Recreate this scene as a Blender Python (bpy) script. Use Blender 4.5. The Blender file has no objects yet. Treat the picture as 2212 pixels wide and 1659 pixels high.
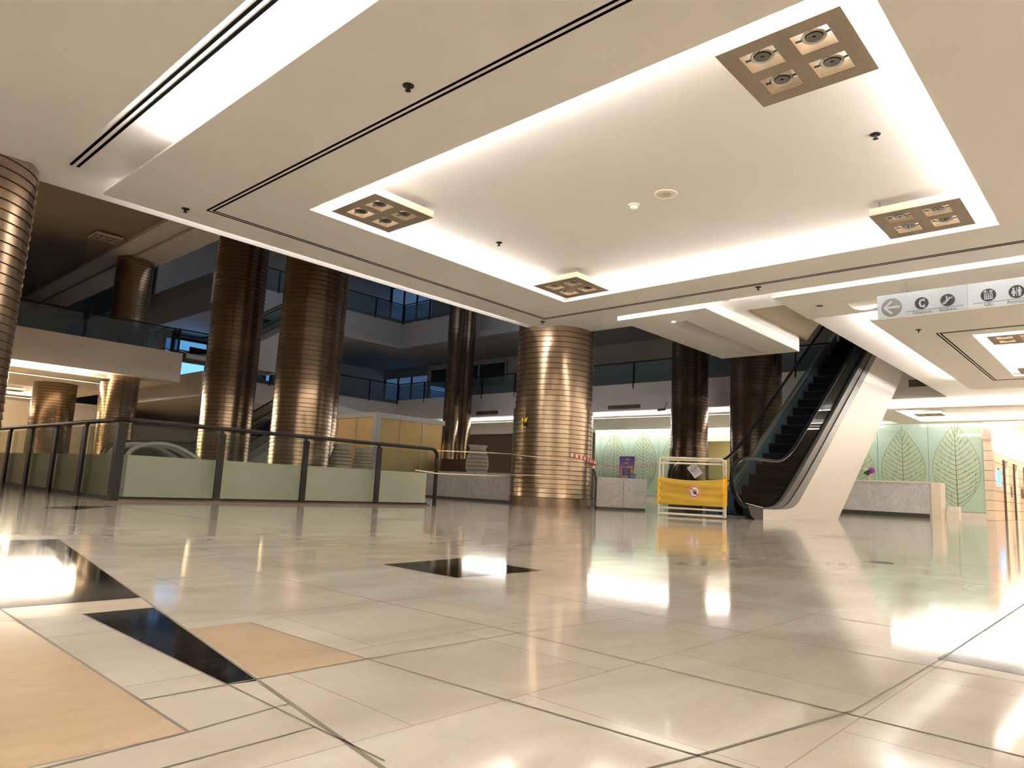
import bpy, bmesh, math, random
from mathutils import Vector, Matrix
random.seed(7)
PI = math.pi
SC = bpy.context.scene
COL = SC.collection
H = 0.45            # camera height above the floor
Z1, Z2 = 4.10, 4.30  # soffit of the ceiling rafts / of the slab above them
L2, L3 = 5.60, 10.95  # upper floor levels

# ------------------------------------------------------------------ materials
def _nodes(name):
    m = bpy.data.materials.new(name); m.use_nodes = True
    nt = m.node_tree; b = nt.nodes['Principled BSDF']
    return m, nt, b

def mat(name, col, rough=0.5, metal=0.0, var=0.06, scale=6.0, bump=0.0, stretch=(1, 1, 1), spec=0.5):
    """plain surface with a little procedural unevenness"""
    m, nt, b = _nodes(name)
    tc = nt.nodes.new('ShaderNodeTexCoord'); mp = nt.nodes.new('ShaderNodeMapping')
    mp.inputs['Scale'].default_value = stretch
    nz = nt.nodes.new('ShaderNodeTexNoise'); nz.inputs['Scale'].default_value = scale; nz.inputs['Detail'].default_value = 4
    nt.links.new(tc.outputs['Object'], mp.inputs['Vector']); nt.links.new(mp.outputs['Vector'], nz.inputs['Vector'])
    mx = nt.nodes.new('ShaderNodeMix'); mx.data_type = 'RGBA'
    lo = [max(0, c * (1 - var)) for c in col]; hi = [min(1, c * (1 + var)) for c in col]
    mx.inputs[6].default_value = (*lo, 1); mx.inputs[7].default_value = (*hi, 1)
    nt.links.new(nz.outputs['Fac'], mx.inputs[0]); nt.links.new(mx.outputs[2], b.inputs['Base Color'])
    b.inputs['Roughness'].default_value = rough; b.inputs['Metallic'].default_value = metal
    b.inputs['Specular IOR Level'].default_value = spec
    if bump:
        bp = nt.nodes.new('ShaderNodeBump'); bp.inputs['Strength'].default_value = bump; bp.inputs['Distance'].default_value = 0.01
        nt.links.new(nz.outputs['Fac'], bp.inputs['Height']); nt.links.new(bp.outputs['Normal'], b.inputs['Normal'])
    return m

def emit(name, col, s):
    m, nt, b = _nodes(name)
    b.inputs['Base Color'].default_value = (*[c * 0.8 for c in col], 1)
    b.inputs['Emission Color'].default_value = (*col, 1); b.inputs['Emission Strength'].default_value = s
    return m

def glass(name, tint=(0.86, 0.93, 0.9), refl=0.5, rough=0.02, dens=0.0, base=0.03):
    """architectural glass: clear tinted sheet with a mirror-like Fresnel reflection"""
    m = bpy.data.materials.new(name); m.use_nodes = True
    nt = m.node_tree; nt.nodes.clear()
    out = nt.nodes.new('ShaderNodeOutputMaterial'); mix = nt.nodes.new('ShaderNodeMixShader')
    tr = nt.nodes.new('ShaderNodeBsdfTransparent'); tr.inputs['Color'].default_value = (*tint, 1)
    gl = nt.nodes.new('ShaderNodeBsdfGlossy'); gl.inputs['Roughness'].default_value = rough
    fr = nt.nodes.new('ShaderNodeLayerWeight'); fr.inputs['Blend'].default_value = 0.25
    mu = nt.nodes.new('ShaderNodeMath'); mu.operation = 'MULTIPLY_ADD'; mu.inputs[1].default_value = refl; mu.inputs[2].default_value = base
    nt.links.new(fr.outputs['Fresnel'], mu.inputs[0]); nt.links.new(mu.outputs[0], mix.inputs['Fac'])
    last = tr
    if dens:
        df = nt.nodes.new('ShaderNodeBsdfDiffuse'); df.inputs['Color'].default_value = (0.6, 0.66, 0.6, 1)
        m2 = nt.nodes.new('ShaderNodeMixShader'); m2.inputs['Fac'].default_value = dens
        nt.links.new(tr.outputs[0], m2.inputs[1]); nt.links.new(df.outputs[0], m2.inputs[2]); last = m2
    nt.links.new(last.outputs[0], mix.inputs[1]); nt.links.new(gl.outputs[0], mix.inputs[2]); nt.links.new(mix.outputs[0], out.inputs['Surface'])
    return m

def marble(name, c1, c2, vein, rough, scale=1.0, tile=None, spec=0.5, vfac=0.5):
    m, nt, b = _nodes(name)
    tc = nt.nodes.new('ShaderNodeTexCoord')
    mp = nt.nodes.new('ShaderNodeMapping'); mp.inputs['Scale'].default_value = (0.75 * scale, 1.6 * scale, 1.3 * scale)
    mp.inputs['Rotation'].default_value = (0, 0, 0.5)
    nt.links.new(tc.outputs['Object'], mp.inputs['Vector'])
    n1 = nt.nodes.new('ShaderNodeTexNoise'); n1.inputs['Scale'].default_value = 1.3; n1.inputs['Detail'].default_value = 8; n1.inputs['Distortion'].default_value = 1.2
    nt.links.new(mp.outputs['Vector'], n1.inputs['Vector'])
    cr = nt.nodes.new('ShaderNodeValToRGB'); cr.color_ramp.elements[0].position = 0.35; cr.color_ramp.elements[1].position = 0.68
    cr.color_ramp.elements[0].color = (*c2, 1); cr.color_ramp.elements[1].color = (*c1, 1)
    nt.links.new(n1.outputs['Fac'], cr.inputs['Fac'])
    col = cr.outputs['Color']
    if tile:
        br = nt.nodes.new('ShaderNodeTexBrick'); br.inputs['Scale'].default_value = 1.0
        br.inputs['Brick Width'].default_value = tile[0]; br.inputs['Row Height'].default_value = tile[1]; br.offset = 0.5
        br.inputs['Mortar Size'].default_value = 0.0016; br.inputs['Mortar Smooth'].default_value = 0.2; br.inputs['Bias'].default_value = -0.1
        br.inputs['Color1'].default_value = (1.0, 1.0, 1.0, 1); br.inputs['Color2'].default_value = (0.90, 0.88, 0.84, 1); br.inputs['Mortar'].default_value = (0.62, 0.56, 0.48, 1)
        m3 = nt.nodes.new('ShaderNodeMapping'); m3.inputs['Location'].default_value = tile[2]
        nt.links.new(tc.outputs['Object'], m3.inputs['Vector']); nt.links.new(m3.outputs['Vector'], br.inputs['Vector'])
        ml = nt.nodes.new('ShaderNodeMix'); ml.data_type = 'RGBA'; ml.blend_type = 'MULTIPLY'; ml.inputs[0].default_value = 1.0
        nt.links.new(col, ml.inputs[6]); nt.links.new(br.outputs['Color'], ml.inputs[7]); col = ml.outputs[2]
    n2 = nt.nodes.new('ShaderNodeTexNoise'); n2.inputs['Scale'].default_value = 2.4; n2.inputs['Detail'].default_value = 10; n2.inputs['Distortion'].default_value = 2.5
    nt.links.new(mp.outputs['Vector'], n2.inputs['Vector'])
    c2r = nt.nodes.new('ShaderNodeValToRGB')
    e = c2r.color_ramp.elements; e[0].position = 0.44; e[0].color = (0, 0, 0, 1); e[1].position = 0.5; e[1].color = (1, 1, 1, 1)
    e.new(0.56).color = (0, 0, 0, 1)
    nt.links.new(n2.outputs['Fac'], c2r.inputs['Fac'])
    sc = nt.nodes.new('ShaderNodeMath'); sc.operation = 'MULTIPLY'; sc.inputs[1].default_value = vfac
    nt.links.new(c2r.outputs['Color'], sc.inputs[0])
    mv = nt.nodes.new('ShaderNodeMix'); mv.data_type = 'RGBA'
    nt.links.new(sc.outputs[0], mv.inputs[0]); nt.links.new(col, mv.inputs[6]); mv.inputs[7].default_value = (*vein, 1)
    nt.links.new(mv.outputs[2], b.inputs['Base Color'])
    rr = nt.nodes.new('ShaderNodeMath'); rr.operation = 'MULTIPLY_ADD'; rr.inputs[1].default_value = rough * 0.15; rr.inputs[2].default_value = rough * 0.92
    nt.links.new(n1.outputs['Fac'], rr.inputs[0]); nt.links.new(rr.outputs[0], b.inputs['Roughness'])
    b.inputs['Specular IOR Level'].default_value = spec
    return m

def tiled(name, col, line, w, h, rough=0.25):
    m, nt, b = _nodes(name)
    tc = nt.nodes.new('ShaderNodeTexCoord'); mp = nt.nodes.new('ShaderNodeMapping'); mp.inputs['Rotation'].default_value = (PI / 2, 0, 0)
    br = nt.nodes.new('ShaderNodeTexBrick'); br.inputs['Scale'].default_value = 1; br.inputs['Brick Width'].default_value = w; br.inputs['Row Height'].default_value = h
    br.offset = 0.0; br.inputs['Mortar Size'].default_value = 0.012; br.inputs['Color1'].default_value = (*col, 1); br.inputs['Color2'].default_value = (*[c * .95 for c in col], 1); br.inputs['Mortar'].default_value = (*line, 1)
    nt.links.new(tc.outputs['Object'], mp.inputs['Vector']); nt.links.new(mp.outputs['Vector'], br.inputs['Vector']); nt.links.new(br.outputs['Color'], b.inputs['Base Color'])
    b.inputs['Roughness'].default_value = rough
    return m

def gradient_z(name, stops, z0, z1):
    """a printed vertical colour blend (poster artwork)"""
    m, nt, b = _nodes(name)
    tc = nt.nodes.new('ShaderNodeTexCoord'); sp = nt.nodes.new('ShaderNodeSeparateXYZ'); mr = nt.nodes.new('ShaderNodeMapRange')
    mr.inputs[1].default_value = z0; mr.inputs[2].default_value = z1
    cr = nt.nodes.new('ShaderNodeValToRGB'); el = cr.color_ramp.elements
    el[0].position, el[0].color = stops[0][0], (*stops[0][1], 1); el[1].position, el[1].color = stops[-1][0], (*stops[-1][1], 1)
    for p, c in stops[1:-1]: el.new(p).color = (*c, 1)
    nt.links.new(tc.outputs['Object'], sp.inputs[0]); nt.links.new(sp.outputs['Z'], mr.inputs[0]); nt.links.new(mr.outputs[0], cr.inputs[0]); nt.links.new(cr.outputs[0], b.inputs['Base Color'])
    b.inputs['Roughness'].default_value = 0.3
    return m

M = {}
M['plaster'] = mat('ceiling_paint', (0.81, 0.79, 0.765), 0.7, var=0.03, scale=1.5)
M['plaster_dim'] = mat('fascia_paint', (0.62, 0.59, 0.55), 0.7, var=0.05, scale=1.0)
M['upper'] = mat('upper_floor_shade', (0.42, 0.405, 0.385), 0.7, var=0.05, scale=1.0)  # fascia paint with the upper floors' shade put into its colour
M['brown_ceiling'] = mat('brown_ceiling_shade', (0.235, 0.195, 0.14), 0.8, var=0.1, scale=1.0)  # dimness of this ceiling put into a brown base colour
M['cream'] = mat('cream_paint', (0.83, 0.74, 0.60), 0.55, var=0.03)
M['wall'] = mat('wall_paint', (0.70, 0.66, 0.60), 0.7, var=0.04, scale=1.0)
M['slot'] = mat('slot_black', (0.005, 0.0045, 0.004), 0.9, spec=0.0)
M['floor'] = marble('floor_marble', (0.745, 0.705, 0.62), (0.585, 0.54, 0.465), (0.46, 0.42, 0.36), 0.08, 1.0, (0.64, 0.555, (0.05, 0.06, 0)), vfac=0.09)
M['floor_beige'] = marble('floor_beige_marble', (0.62, 0.49, 0.34), (0.56, 0.43, 0.29), (0.40, 0.30, 0.2), 0.12, 1.3, vfac=0.12)
M['floor_white'] = marble('floor_white_marble', (0.74, 0.66, 0.54), (0.66, 0.58, 0.47), (0.5, 0.43, 0.34), 0.10, 1.3, vfac=0.2)
M['floor_black'] = marble('floor_black_granite', (0.012, 0.012, 0.013), (0.006, 0.006, 0.007), (0.16, 0.16, 0.15), 0.07, 1.4, vfac=0.10, spec=0.6)
M['floor_grey'] = marble('floor_grey_granite', (0.20, 0.18, 0.16), (0.14, 0.13, 0.12), (0.3, 0.28, 0.25), 0.1, 1.4, vfac=0.1)
M['joint'] = mat('floor_joint', (0.13, 0.105, 0.075), 0.6)
M['grey_marble'] = marble('parapet_marble', (0.64, 0.62, 0.59), (0.54, 0.52, 0.49), (0.34, 0.33, 0.32), 0.22, 1.6, vfac=0.5)
M['desk_marble'] = marble('desk_marble', (0.76, 0.77, 0.78), (0.66, 0.67, 0.68), (0.45, 0.45, 0.45), 0.2, 1.0, vfac=0.45)
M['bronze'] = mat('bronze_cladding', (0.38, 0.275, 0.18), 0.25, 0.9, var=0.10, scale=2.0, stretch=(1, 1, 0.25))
M['bronze_shade'] = mat('bronze_cladding_shade', (0.27, 0.19, 0.118), 0.24, 0.9, var=0.10, scale=2.0, stretch=(1, 1, 0.25))  # same bronze, darkened in its colour for columns in the dim atrium
M['bronze_deep_shade'] = mat('bronze_cladding_deep_shade', (0.17, 0.122, 0.08), 0.24, 0.9, var=0.04, scale=2.0)  # darkest bronze copy, atrium shade put into the colour
M['groove'] = mat('cladding_groove', (0.05, 0.03, 0.018), 0.5, 0.5)
M['iron'] = mat('dark_iron', (0.020, 0.018, 0.016), 0.5, 0.0, var=0.15, spec=0.2)
M['wood'] = mat('skirting_wood', (0.12, 0.065, 0.03), 0.4, var=0.2, scale=8, stretch=(1, 8, 8))
M['glass'] = glass('clear_glass', (0.86, 0.895, 0.85), 0.30)
M['glass_up'] = glass('blue_tinted_glass', (0.52, 0.62, 0.70), 0.35, dens=0.10)
M['glass_esc'] = glass('escalator_glass', (0.78, 0.82, 0.81), 0.07, base=0.006)
M['lowwall'] = mat('parapet_white_panel', (0.68, 0.66, 0.60), 0.45, var=0.05, scale=2)
M['rubber'] = mat('black_rubber', (0.008, 0.008, 0.009), 0.5, var=0.1, spec=0.2)
M['chrome'] = mat('chrome', (0.62, 0.60, 0.56), 0.2, 1.0)
M['steel'] = mat('brushed_steel', (0.20, 0.20, 0.185), 0.45, 0.3, var=0.1, stretch=(1, 1, 12))
M['steel_dk'] = mat('dark_steel', (0.090, 0.090, 0.076), 0.5, 0.2, var=0.1)
M['steel_bl'] = mat('bluish_steel', (0.075, 0.115, 0.15), 0.4, 0.3, var=0.1)
M['stepblack'] = mat('step_black', (0.006, 0.006, 0.007), 0.8, 0.0, var=0.2, scale=20, spec=0.08)
M['stepgrey'] = mat('step_nosing', (0.018, 0.018, 0.018), 0.7, spec=0.1)
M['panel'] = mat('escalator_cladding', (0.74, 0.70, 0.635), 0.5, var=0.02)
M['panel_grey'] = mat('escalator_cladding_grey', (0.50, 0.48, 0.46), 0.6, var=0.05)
M['taupe'] = mat('fixture_taupe', (0.29, 0.24, 0.185), 0.6, var=0.12, scale=40)
M['fix_cream'] = mat('fixture_cream', (0.86, 0.72, 0.54), 0.55, var=0.03)
M['reflector'] = mat('lamp_reflector', (0.20, 0.20, 0.19), 0.12, 1.0)
M['lampglass'] = mat('lamp_capsule', (0.85, 0.85, 0.82), 0.15)
M['black'] = mat('matt_black', (0.012, 0.011, 0.010), 0.5)
M['white'] = mat('white_plastic', (0.80, 0.77, 0.70), 0.4, var=0.02)
M['yellow'] = mat('yellow_fabric', (0.54, 0.34, 0.030), 0.65, var=0.18, scale=22, bump=0.4, stretch=(1, 1, 6))
M['yellow_pl'] = mat('yellow_sleeve', (0.85, 0.45, 0.01), 0.4, var=0.04)
M['beige_pl'] = mat('cream_plastic_tube', (0.83, 0.74, 0.62), 0.35, var=0.04)
M['red'] = mat('sign_red', (0.62, 0.035, 0.02), 0.45)
M['signwhite'] = mat('sign_white', (0.78, 0.74, 0.66), 0.5, var=0.02)
M['sign_face'] = mat('sign_face_white', (0.50, 0.56, 0.63), 0.4, var=0.02)
M['sign_grey'] = mat('sign_grey', (0.21, 0.215, 0.205), 0.5, var=0.05, scale=60)
M['sign_black'] = mat('sign_charcoal', (0.035, 0.033, 0.033), 0.5)
M['paper'] = mat('paper_grey', (0.52, 0.54, 0.56), 0.7, var=0.03)
M['green_glass'] = mat('green_back_painted_glass', (0.50, 0.68, 0.58), 0.06, var=0.03, scale=0.6, spec=0.6)
M['leaf_blade'] = mat('leaf_print_blade', (0.52, 0.66, 0.51), 0.07, var=0.06, scale=3, spec=0.6)
M['leaf_vein'] = mat('leaf_print_vein', (0.085, 0.085, 0.035), 0.4)
M['leaf_rib'] = mat('leaf_print_midrib', (0.25, 0.19, 0.05), 0.4)
M['tile'] = tiled('pink_stone_tiles', (0.80, 0.67, 0.54), (0.22, 0.15, 0.10), 3.6, 0.42)
M['gold'] = mat('kiosk_gold_panel', (0.46, 0.30, 0.09), 0.35, 0.2, var=0.08, scale=3)
M['grey_trim'] = mat('kiosk_grey_trim', (0.55, 0.54, 0.52), 0.5)
M['shutter'] = mat('brown_shutter', (0.085, 0.060, 0.035), 0.5, var=0.12)
M['pale_yellow'] = mat('pale_yellow_panel', (0.70, 0.60, 0.32), 0.5, var=0.04)
M['shop_yellow'] = mat('shop_yellow_wall', (0.85, 0.76, 0.40), 0.5, var=0.03)
M['wicker'] = mat('striped_paper_shade', (0.50, 0.44, 0.36), 0.7, var=0.12, scale=30)
M['cord'] = mat('cream_cord', (0.78, 0.62, 0.42), 0.6)
M['tape_white'] = mat('tape_white', (0.80, 0.72, 0.64), 0.4)
M['tape_red'] = mat('tape_red', (0.62, 0.06, 0.03), 0.4)
M['bee_yellow'] = mat('bee_yellow', (0.80, 0.60, 0.02), 0.4)
M['pink'] = mat('pale_pink', (0.78, 0.55, 0.45), 0.5)
M['purple'] = mat('purple_petals', (0.35, 0.05, 0.42), 0.5, var=0.2, scale=60)
M['petal_white'] = mat('white_petals', (0.75, 0.73, 0.55), 0.5, var=0.1, scale=60)
M['leafgreen'] = mat('stem_green', (0.05, 0.12, 0.03), 0.5, var=0.2, scale=60)
M['white_shop'] = mat('white_shopfront', (0.72, 0.72, 0.73), 0.5, var=0.03)
M['dusk'] = emit('daylight_window_pane', (0.20, 0.50, 1.0), 0.9)
M['dusk_dim'] = emit('dim_blue_window_pane', (0.20, 0.38, 0.70), 0.12)
M['blue_sign'] = emit('blue_lit_sign', (0.10, 0.36, 1.0), 1.6)
M['sign_glow'] = emit('round_lamp_glow', (1.0, 0.90, 0.75), 12.0)
M['poster_sky'] = gradient_z('poster_sunset', [(0.0, (0.05, 0.08, 0.25)), (0.35, (0.10, 0.12, 0.40)), (0.45, (0.85, 0.40, 0.36)), (0.58, (0.72, 0.33, 0.55)), (0.78, (0.34, 0.20, 0.62)), (1.0, (0.12, 0.11, 0.46))], 0.0, 1.15)
M['poster_tower'] = mat('poster_tower_print', (0.32, 0.25, 0.48), 0.3)
M['poster_glow'] = mat('poster_glow_print', (0.95, 0.60, 0.20), 0.3)
M['poster_blue'] = mat('poster_blue_print', (0.30, 0.36, 0.75), 0.3)
M['rose_sign'] = mat('rose_board', (0.60, 0.48, 0.42), 0.5)

# ------------------------------------------------------------------ geometry helpers
def B(): return bmesh.new()

def box(bm, x0, x1, y0, y1, z0, z1, mi=0):
    v = [bm.verts.new(p) for p in ((x0, y0, z0), (x1, y0, z0), (x1, y1, z0), (x0, y1, z0), (x0, y0, z1), (x1, y0, z1), (x1, y1, z1), (x0, y1, z1))]
    for f in ((0, 3, 2, 1), (4, 5, 6, 7), (0, 1, 5, 4), (1, 2, 6, 5), (2, 3, 7, 6), (3, 0, 4, 7)):
        bm.faces.new([v[i] for i in f]).material_index = mi
    return bm

def prism(bm, pts, axis, a0, a1, mi=0):
    """extrude a closed 2-D outline along an axis; pts are (X,Z) for axis Y, (Y,Z) for X, (X,Y) for Z"""
    def P(p, a): return (p[0], a, p[1]) if axis == 'Y' else ((a, p[0], p[1]) if axis == 'X' else (p[0], p[1], a))
    A = [bm.verts.new(P(p, a0)) for p in pts]; C = [bm.verts.new(P(p, a1)) for p in pts]
    n = len(pts)
    fs = [bm.faces.new(A), bm.faces.new(C[::-1])]
    for i in range(n): fs.append(bm.faces.new([A[i], C[i], C[(i + 1) % n], A[(i + 1) % n]]))
    for f in fs: f.material_index = mi
    return bm

def strip_prism(bm, lo, hi, axis, a0, a1, mi=0):
    """solid between two polylines with equal point counts (quads, so concave shapes stay clean)"""
    def P(p, a): return (p[0], a, p[1]) if axis == 'Y' else (a, p[0], p[1])
    rows = [[bm.verts.new(P(p, a)) for p in line] for line in (lo, hi) for a in (a0, a1)]  # lo0 lo1 hi0 hi1
    n = len(lo)
    for i in range(n - 1):
        for a, b in ((0, 2), (3, 1), (1, 0), (2, 3)):
            bm.faces.new([rows[a][i], rows[a][i + 1], rows[b][i + 1], rows[b][i]]).material_index = mi
    for i in (0, n - 1): bm.faces.new([rows[0][i], rows[2][i], rows[3][i], rows[1][i]]).material_index = mi
    return bm

def cyl(bm, p0, p1, r0, r1=None, n=16, mi=0, caps=True):
    r1 = r0 if r1 is None else r1
    p0, p1 = Vector(p0), Vector(p1); d = (p1 - p0).normalized()
    u = d.orthogonal().normalized(); w = d.cross(u)
    A = [bm.verts.new(p0 + r0 * (math.cos(2 * PI * i / n) * u + math.sin(2 * PI * i / n) * w)) for i in range(n)]
    C = [bm.verts.new(p1 + r1 * (math.cos(2 * PI * i / n) * u + math.sin(2 * PI * i / n) * w)) for i in range(n)]
    for i in range(n): bm.faces.new([A[i], A[(i + 1) % n], C[(i + 1) % n], C[i]]).material_index = mi
    if caps: bm.faces.new(A[::-1]).material_index = mi; bm.faces.new(C).material_index = mi
    return bm

def tube(bm, pts, r, n=8, mi=0, ry=None, up=(0, 0, 1)):
    """swept elliptical tube: r across, ry in the 'up' plane"""
    ry = r if ry is None else ry
    pts = [Vector(p) for p in pts]; rings = []
    for i, p in enumerate(pts):
        t = ((pts[min(i + 1, len(pts) - 1)] - pts[max(i - 1, 0)])).normalized()
        s = t.cross(Vector(up))
        if s.length < 1e-3: s = t.cross(Vector((0, 1, 0)))
        s.normalize(); q = s.cross(t).normalized()
        rings.append([bm.verts.new(p + r * math.cos(2 * PI * k / n) * s + ry * math.sin(2 * PI * k / n) * q) for k in range(n)])
    for a, b in zip(rings, rings[1:]):
        for k in range(n): bm.faces.new([a[k], a[(k + 1) % n], b[(k + 1) % n], b[k]]).material_index = mi
    bm.faces.new(rings[0][::-1]).material_index = mi; bm.faces.new(rings[-1]).material_index = mi
    return bm

def lathe(bm, prof, c=(0, 0, 0), n=48, mi=0, caps=True):
    rings = [[bm.verts.new((c[0] + r * math.cos(2 * PI * k / n), c[1] + r * math.sin(2 * PI * k / n), c[2] + z)) for k in range(n)] for r, z in prof]
    for a, b in zip(rings, rings[1:]):
        for k in range(n): bm.faces.new([a[k], a[(k + 1) % n], b[(k + 1) % n], b[k]]).material_index = mi
    if caps: bm.faces.new(rings[0][::-1]).material_index = mi; bm.faces.new(rings[-1]).material_index = mi
    return bm

def disc_x(bm, y, z, x, ry, rz=None, n=32, mi=0, t=0.004):
    rz = rz or ry
    return prism(bm, [(y + ry * math.cos(2 * PI * i / n), z + rz * math.sin(2 * PI * i / n)) for i in range(n)], 'X', x, x - t, mi)

def ribbon_x(bm, pts, w, x, t=0.004, mi=0, w2=None):
    """flat line of width w drawn in a plane X = x through (Y,Z) points"""
    w2 = w if w2 is None else w2
    L, R = [], []
    n = len(pts)
    for i, p in enumerate(pts):
        a = Vector(pts[max(i - 1, 0)]); b = Vector(pts[min(i + 1, n - 1)]); d = (b - a).normalized(); q = Vector((-d.y, d.x))
        ww = (w + (w2 - w) * i / max(1, n - 1)) / 2
        L.append(Vector(p) + q * ww); R.append(Vector(p) - q * ww)
    for i in range(n - 1):
        prism(bm, [tuple(L[i]), tuple(L[i + 1]), tuple(R[i + 1]), tuple(R[i])], 'X', x, x - t, mi)
    return bm

def smooth(o, ang=40):
    for p in o.data.polygons: p.use_smooth = True
    try: o.data.set_sharp_from_angle(angle=math.radians(ang))
    except Exception: pass

def obj(name, bm, m, parent=None, sm=None, local=False, loc=None):
    """link a bmesh as ONE mesh object; vertices are given in world space unless local"""
    me = bpy.data.meshes.new(name)
    bmesh.ops.recalc_face_normals(bm, faces=bm.faces)
    o = bpy.data.objects.new(name, me)
    off = Vector((0, 0, 0))
    if parent:
        o.parent = parent
        if not local:
            p = parent
            while p: off += p.location; p = p.parent
    elif not local:
        xs = [v.co for v in bm.verts]
        lo = Vector((min(c.x for c in xs), min(c.y for c in xs), min(c.z for c in xs))); hi = Vector((max(c.x for c in xs), max(c.y for c in xs), max(c.z for c in xs)))
        off = Vector(((lo.x + hi.x) / 2, (lo.y + hi.y) / 2, lo.z)) if loc is None else Vector(loc)
        o.location = off
    bmesh.ops.translate(bm, verts=bm.verts, vec=-off)
    bm.to_mesh(me); bm.free()
    for q in (m if isinstance(m, (list, tuple)) else [m]): me.materials.append(q)
    COL.objects.link(o)
    if sm: smooth(o, sm)
    return o

def tag(o, label=None, cat=None, group=None, kind=None):
    if label: o['label'] = label
    if cat: o['category'] = cat
    if group: o['group'] = group
    if kind: o['kind'] = kind
    return o

def thing(name, label, cat, loc=(0, 0, 0), group=None):
    o = bpy.data.objects.new(name, None); COL.objects.link(o); o.location = loc; o.empty_display_size = 0.1
    return tag(o, label, cat, group)

def struct(name, bm, m, sm=None, label=None):
    o = obj(name, bm, m, None, sm, loc=(0, 0, 0)); tag(o, label, None, None, 'structure'); return o

def dup(root, loc, label=None, group=None):
    r = root.copy(); COL.objects.link(r); r.location = loc
    if label: r['label'] = label
    if group: r['group'] = group
    for ch in list(root.children):
        c = ch.copy(); COL.objects.link(c); c.parent = r
        for g in list(ch.children):
            d = g.copy(); COL.objects.link(d); d.parent = c
    return r

def text_mesh(bm, s, y, z, x, size, mi=0, mirror=True, align='CENTER', t=0.003, shear=0.0):
    """lettering as real mesh in a plane X = x, read from the -X side (text runs towards -Y)"""
    cu = bpy.data.curves.new('lettering', 'FONT'); cu.body = s; cu.size = size; cu.align_x = align; cu.resolution_u = 3
    to = bpy.data.objects.new('lettering_tmp', cu); COL.objects.link(to)
    bpy.context.view_layer.update()
    me = bpy.data.meshes.new_from_object(to.evaluated_get(bpy.context.evaluated_depsgraph_get()))
    vs = [bm.verts.new((x - t, y - v.co.x, z + v.co.y)) for v in me.vertices]
    for p in me.polygons:
        try: bm.faces.new([vs[i] for i in p.vertices]).material_index = mi
        except ValueError: pass
    bpy.data.objects.remove(to); bpy.data.curves.remove(cu); bpy.data.meshes.remove(me)
    return bm

WARM = (1.0, 0.935, 0.885)
def strip_light(name, a, b, z, watts_m, facing, width=0.06, col=WARM):
    """fluorescent tube row lying on a cove ledge from a to b (XY), shining up and outwards"""
    a = Vector((*a, z)); b = Vector((*b, z)); d = b - a; ln = d.length
    li = bpy.data.lights.new(name, 'AREA'); li.shape = 'RECTANGLE'; li.size = ln; li.size_y = width; li.energy = watts_m * ln; li.color = col
    o = bpy.data.objects.new(name, li); COL.objects.link(o); o.location = (a + b) / 2
    x = d.normalized(); f = Vector(facing).normalized(); zz = -f; zz = (zz - x * zz.dot(x)).normalized(); y = zz.cross(x)
    o.matrix_world = Matrix(((x.x, y.x, zz.x, o.location.x), (x.y, y.y, zz.y, o.location.y), (x.z, y.z, zz.z, o.location.z), (0, 0, 0, 1)))
    return o

# ------------------------------------------------------------------ camera (solved from the vanishing points)
def make_camera():
    f, rx, ry, rz = 1509.93, -1.44886287e-01, -3.89078092e-02, 4.91823812e-02
    c, s = math.cos, math.sin
    Rx = Matrix(((1, 0, 0), (0, c(rx), -s(rx)), (0, s(rx), c(rx)))); Ry = Matrix(((c(ry), 0, s(ry)), (0, 1, 0), (-s(ry), 0, c(ry)))); Rz = Matrix(((c(rz), -s(rz), 0), (s(rz), c(rz), 0), (0, 0, 1)))
    R = Rz @ Rx @ Ry; q = math.sqrt(.5)
    A = Matrix((R @ Vector((q, 0, q)), R @ Vector((-q, 0, q)), R @ Vector((0, -1, 0))))
    r, u, b = A @ Vector((1, 0, 0)), A @ Vector((0, -1, 0)), A @ Vector((0, 0, -1))
    cam = bpy.data.cameras.new('camera'); o = bpy.data.objects.new('camera', cam); COL.objects.link(o)
    cam.sensor_width = 36; cam.sensor_fit = 'HORIZONTAL'; cam.lens = f / 2212 * 36; cam.clip_end = 300; cam.clip_start = 0.02
    o.matrix_world = Matrix(((r.x, u.x, b.x, 0), (r.y, u.y, b.y, 0), (r.z, u.z, b.z, H), (0, 0, 0, 1)))
    SC.camera = o
make_camera()

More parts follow.
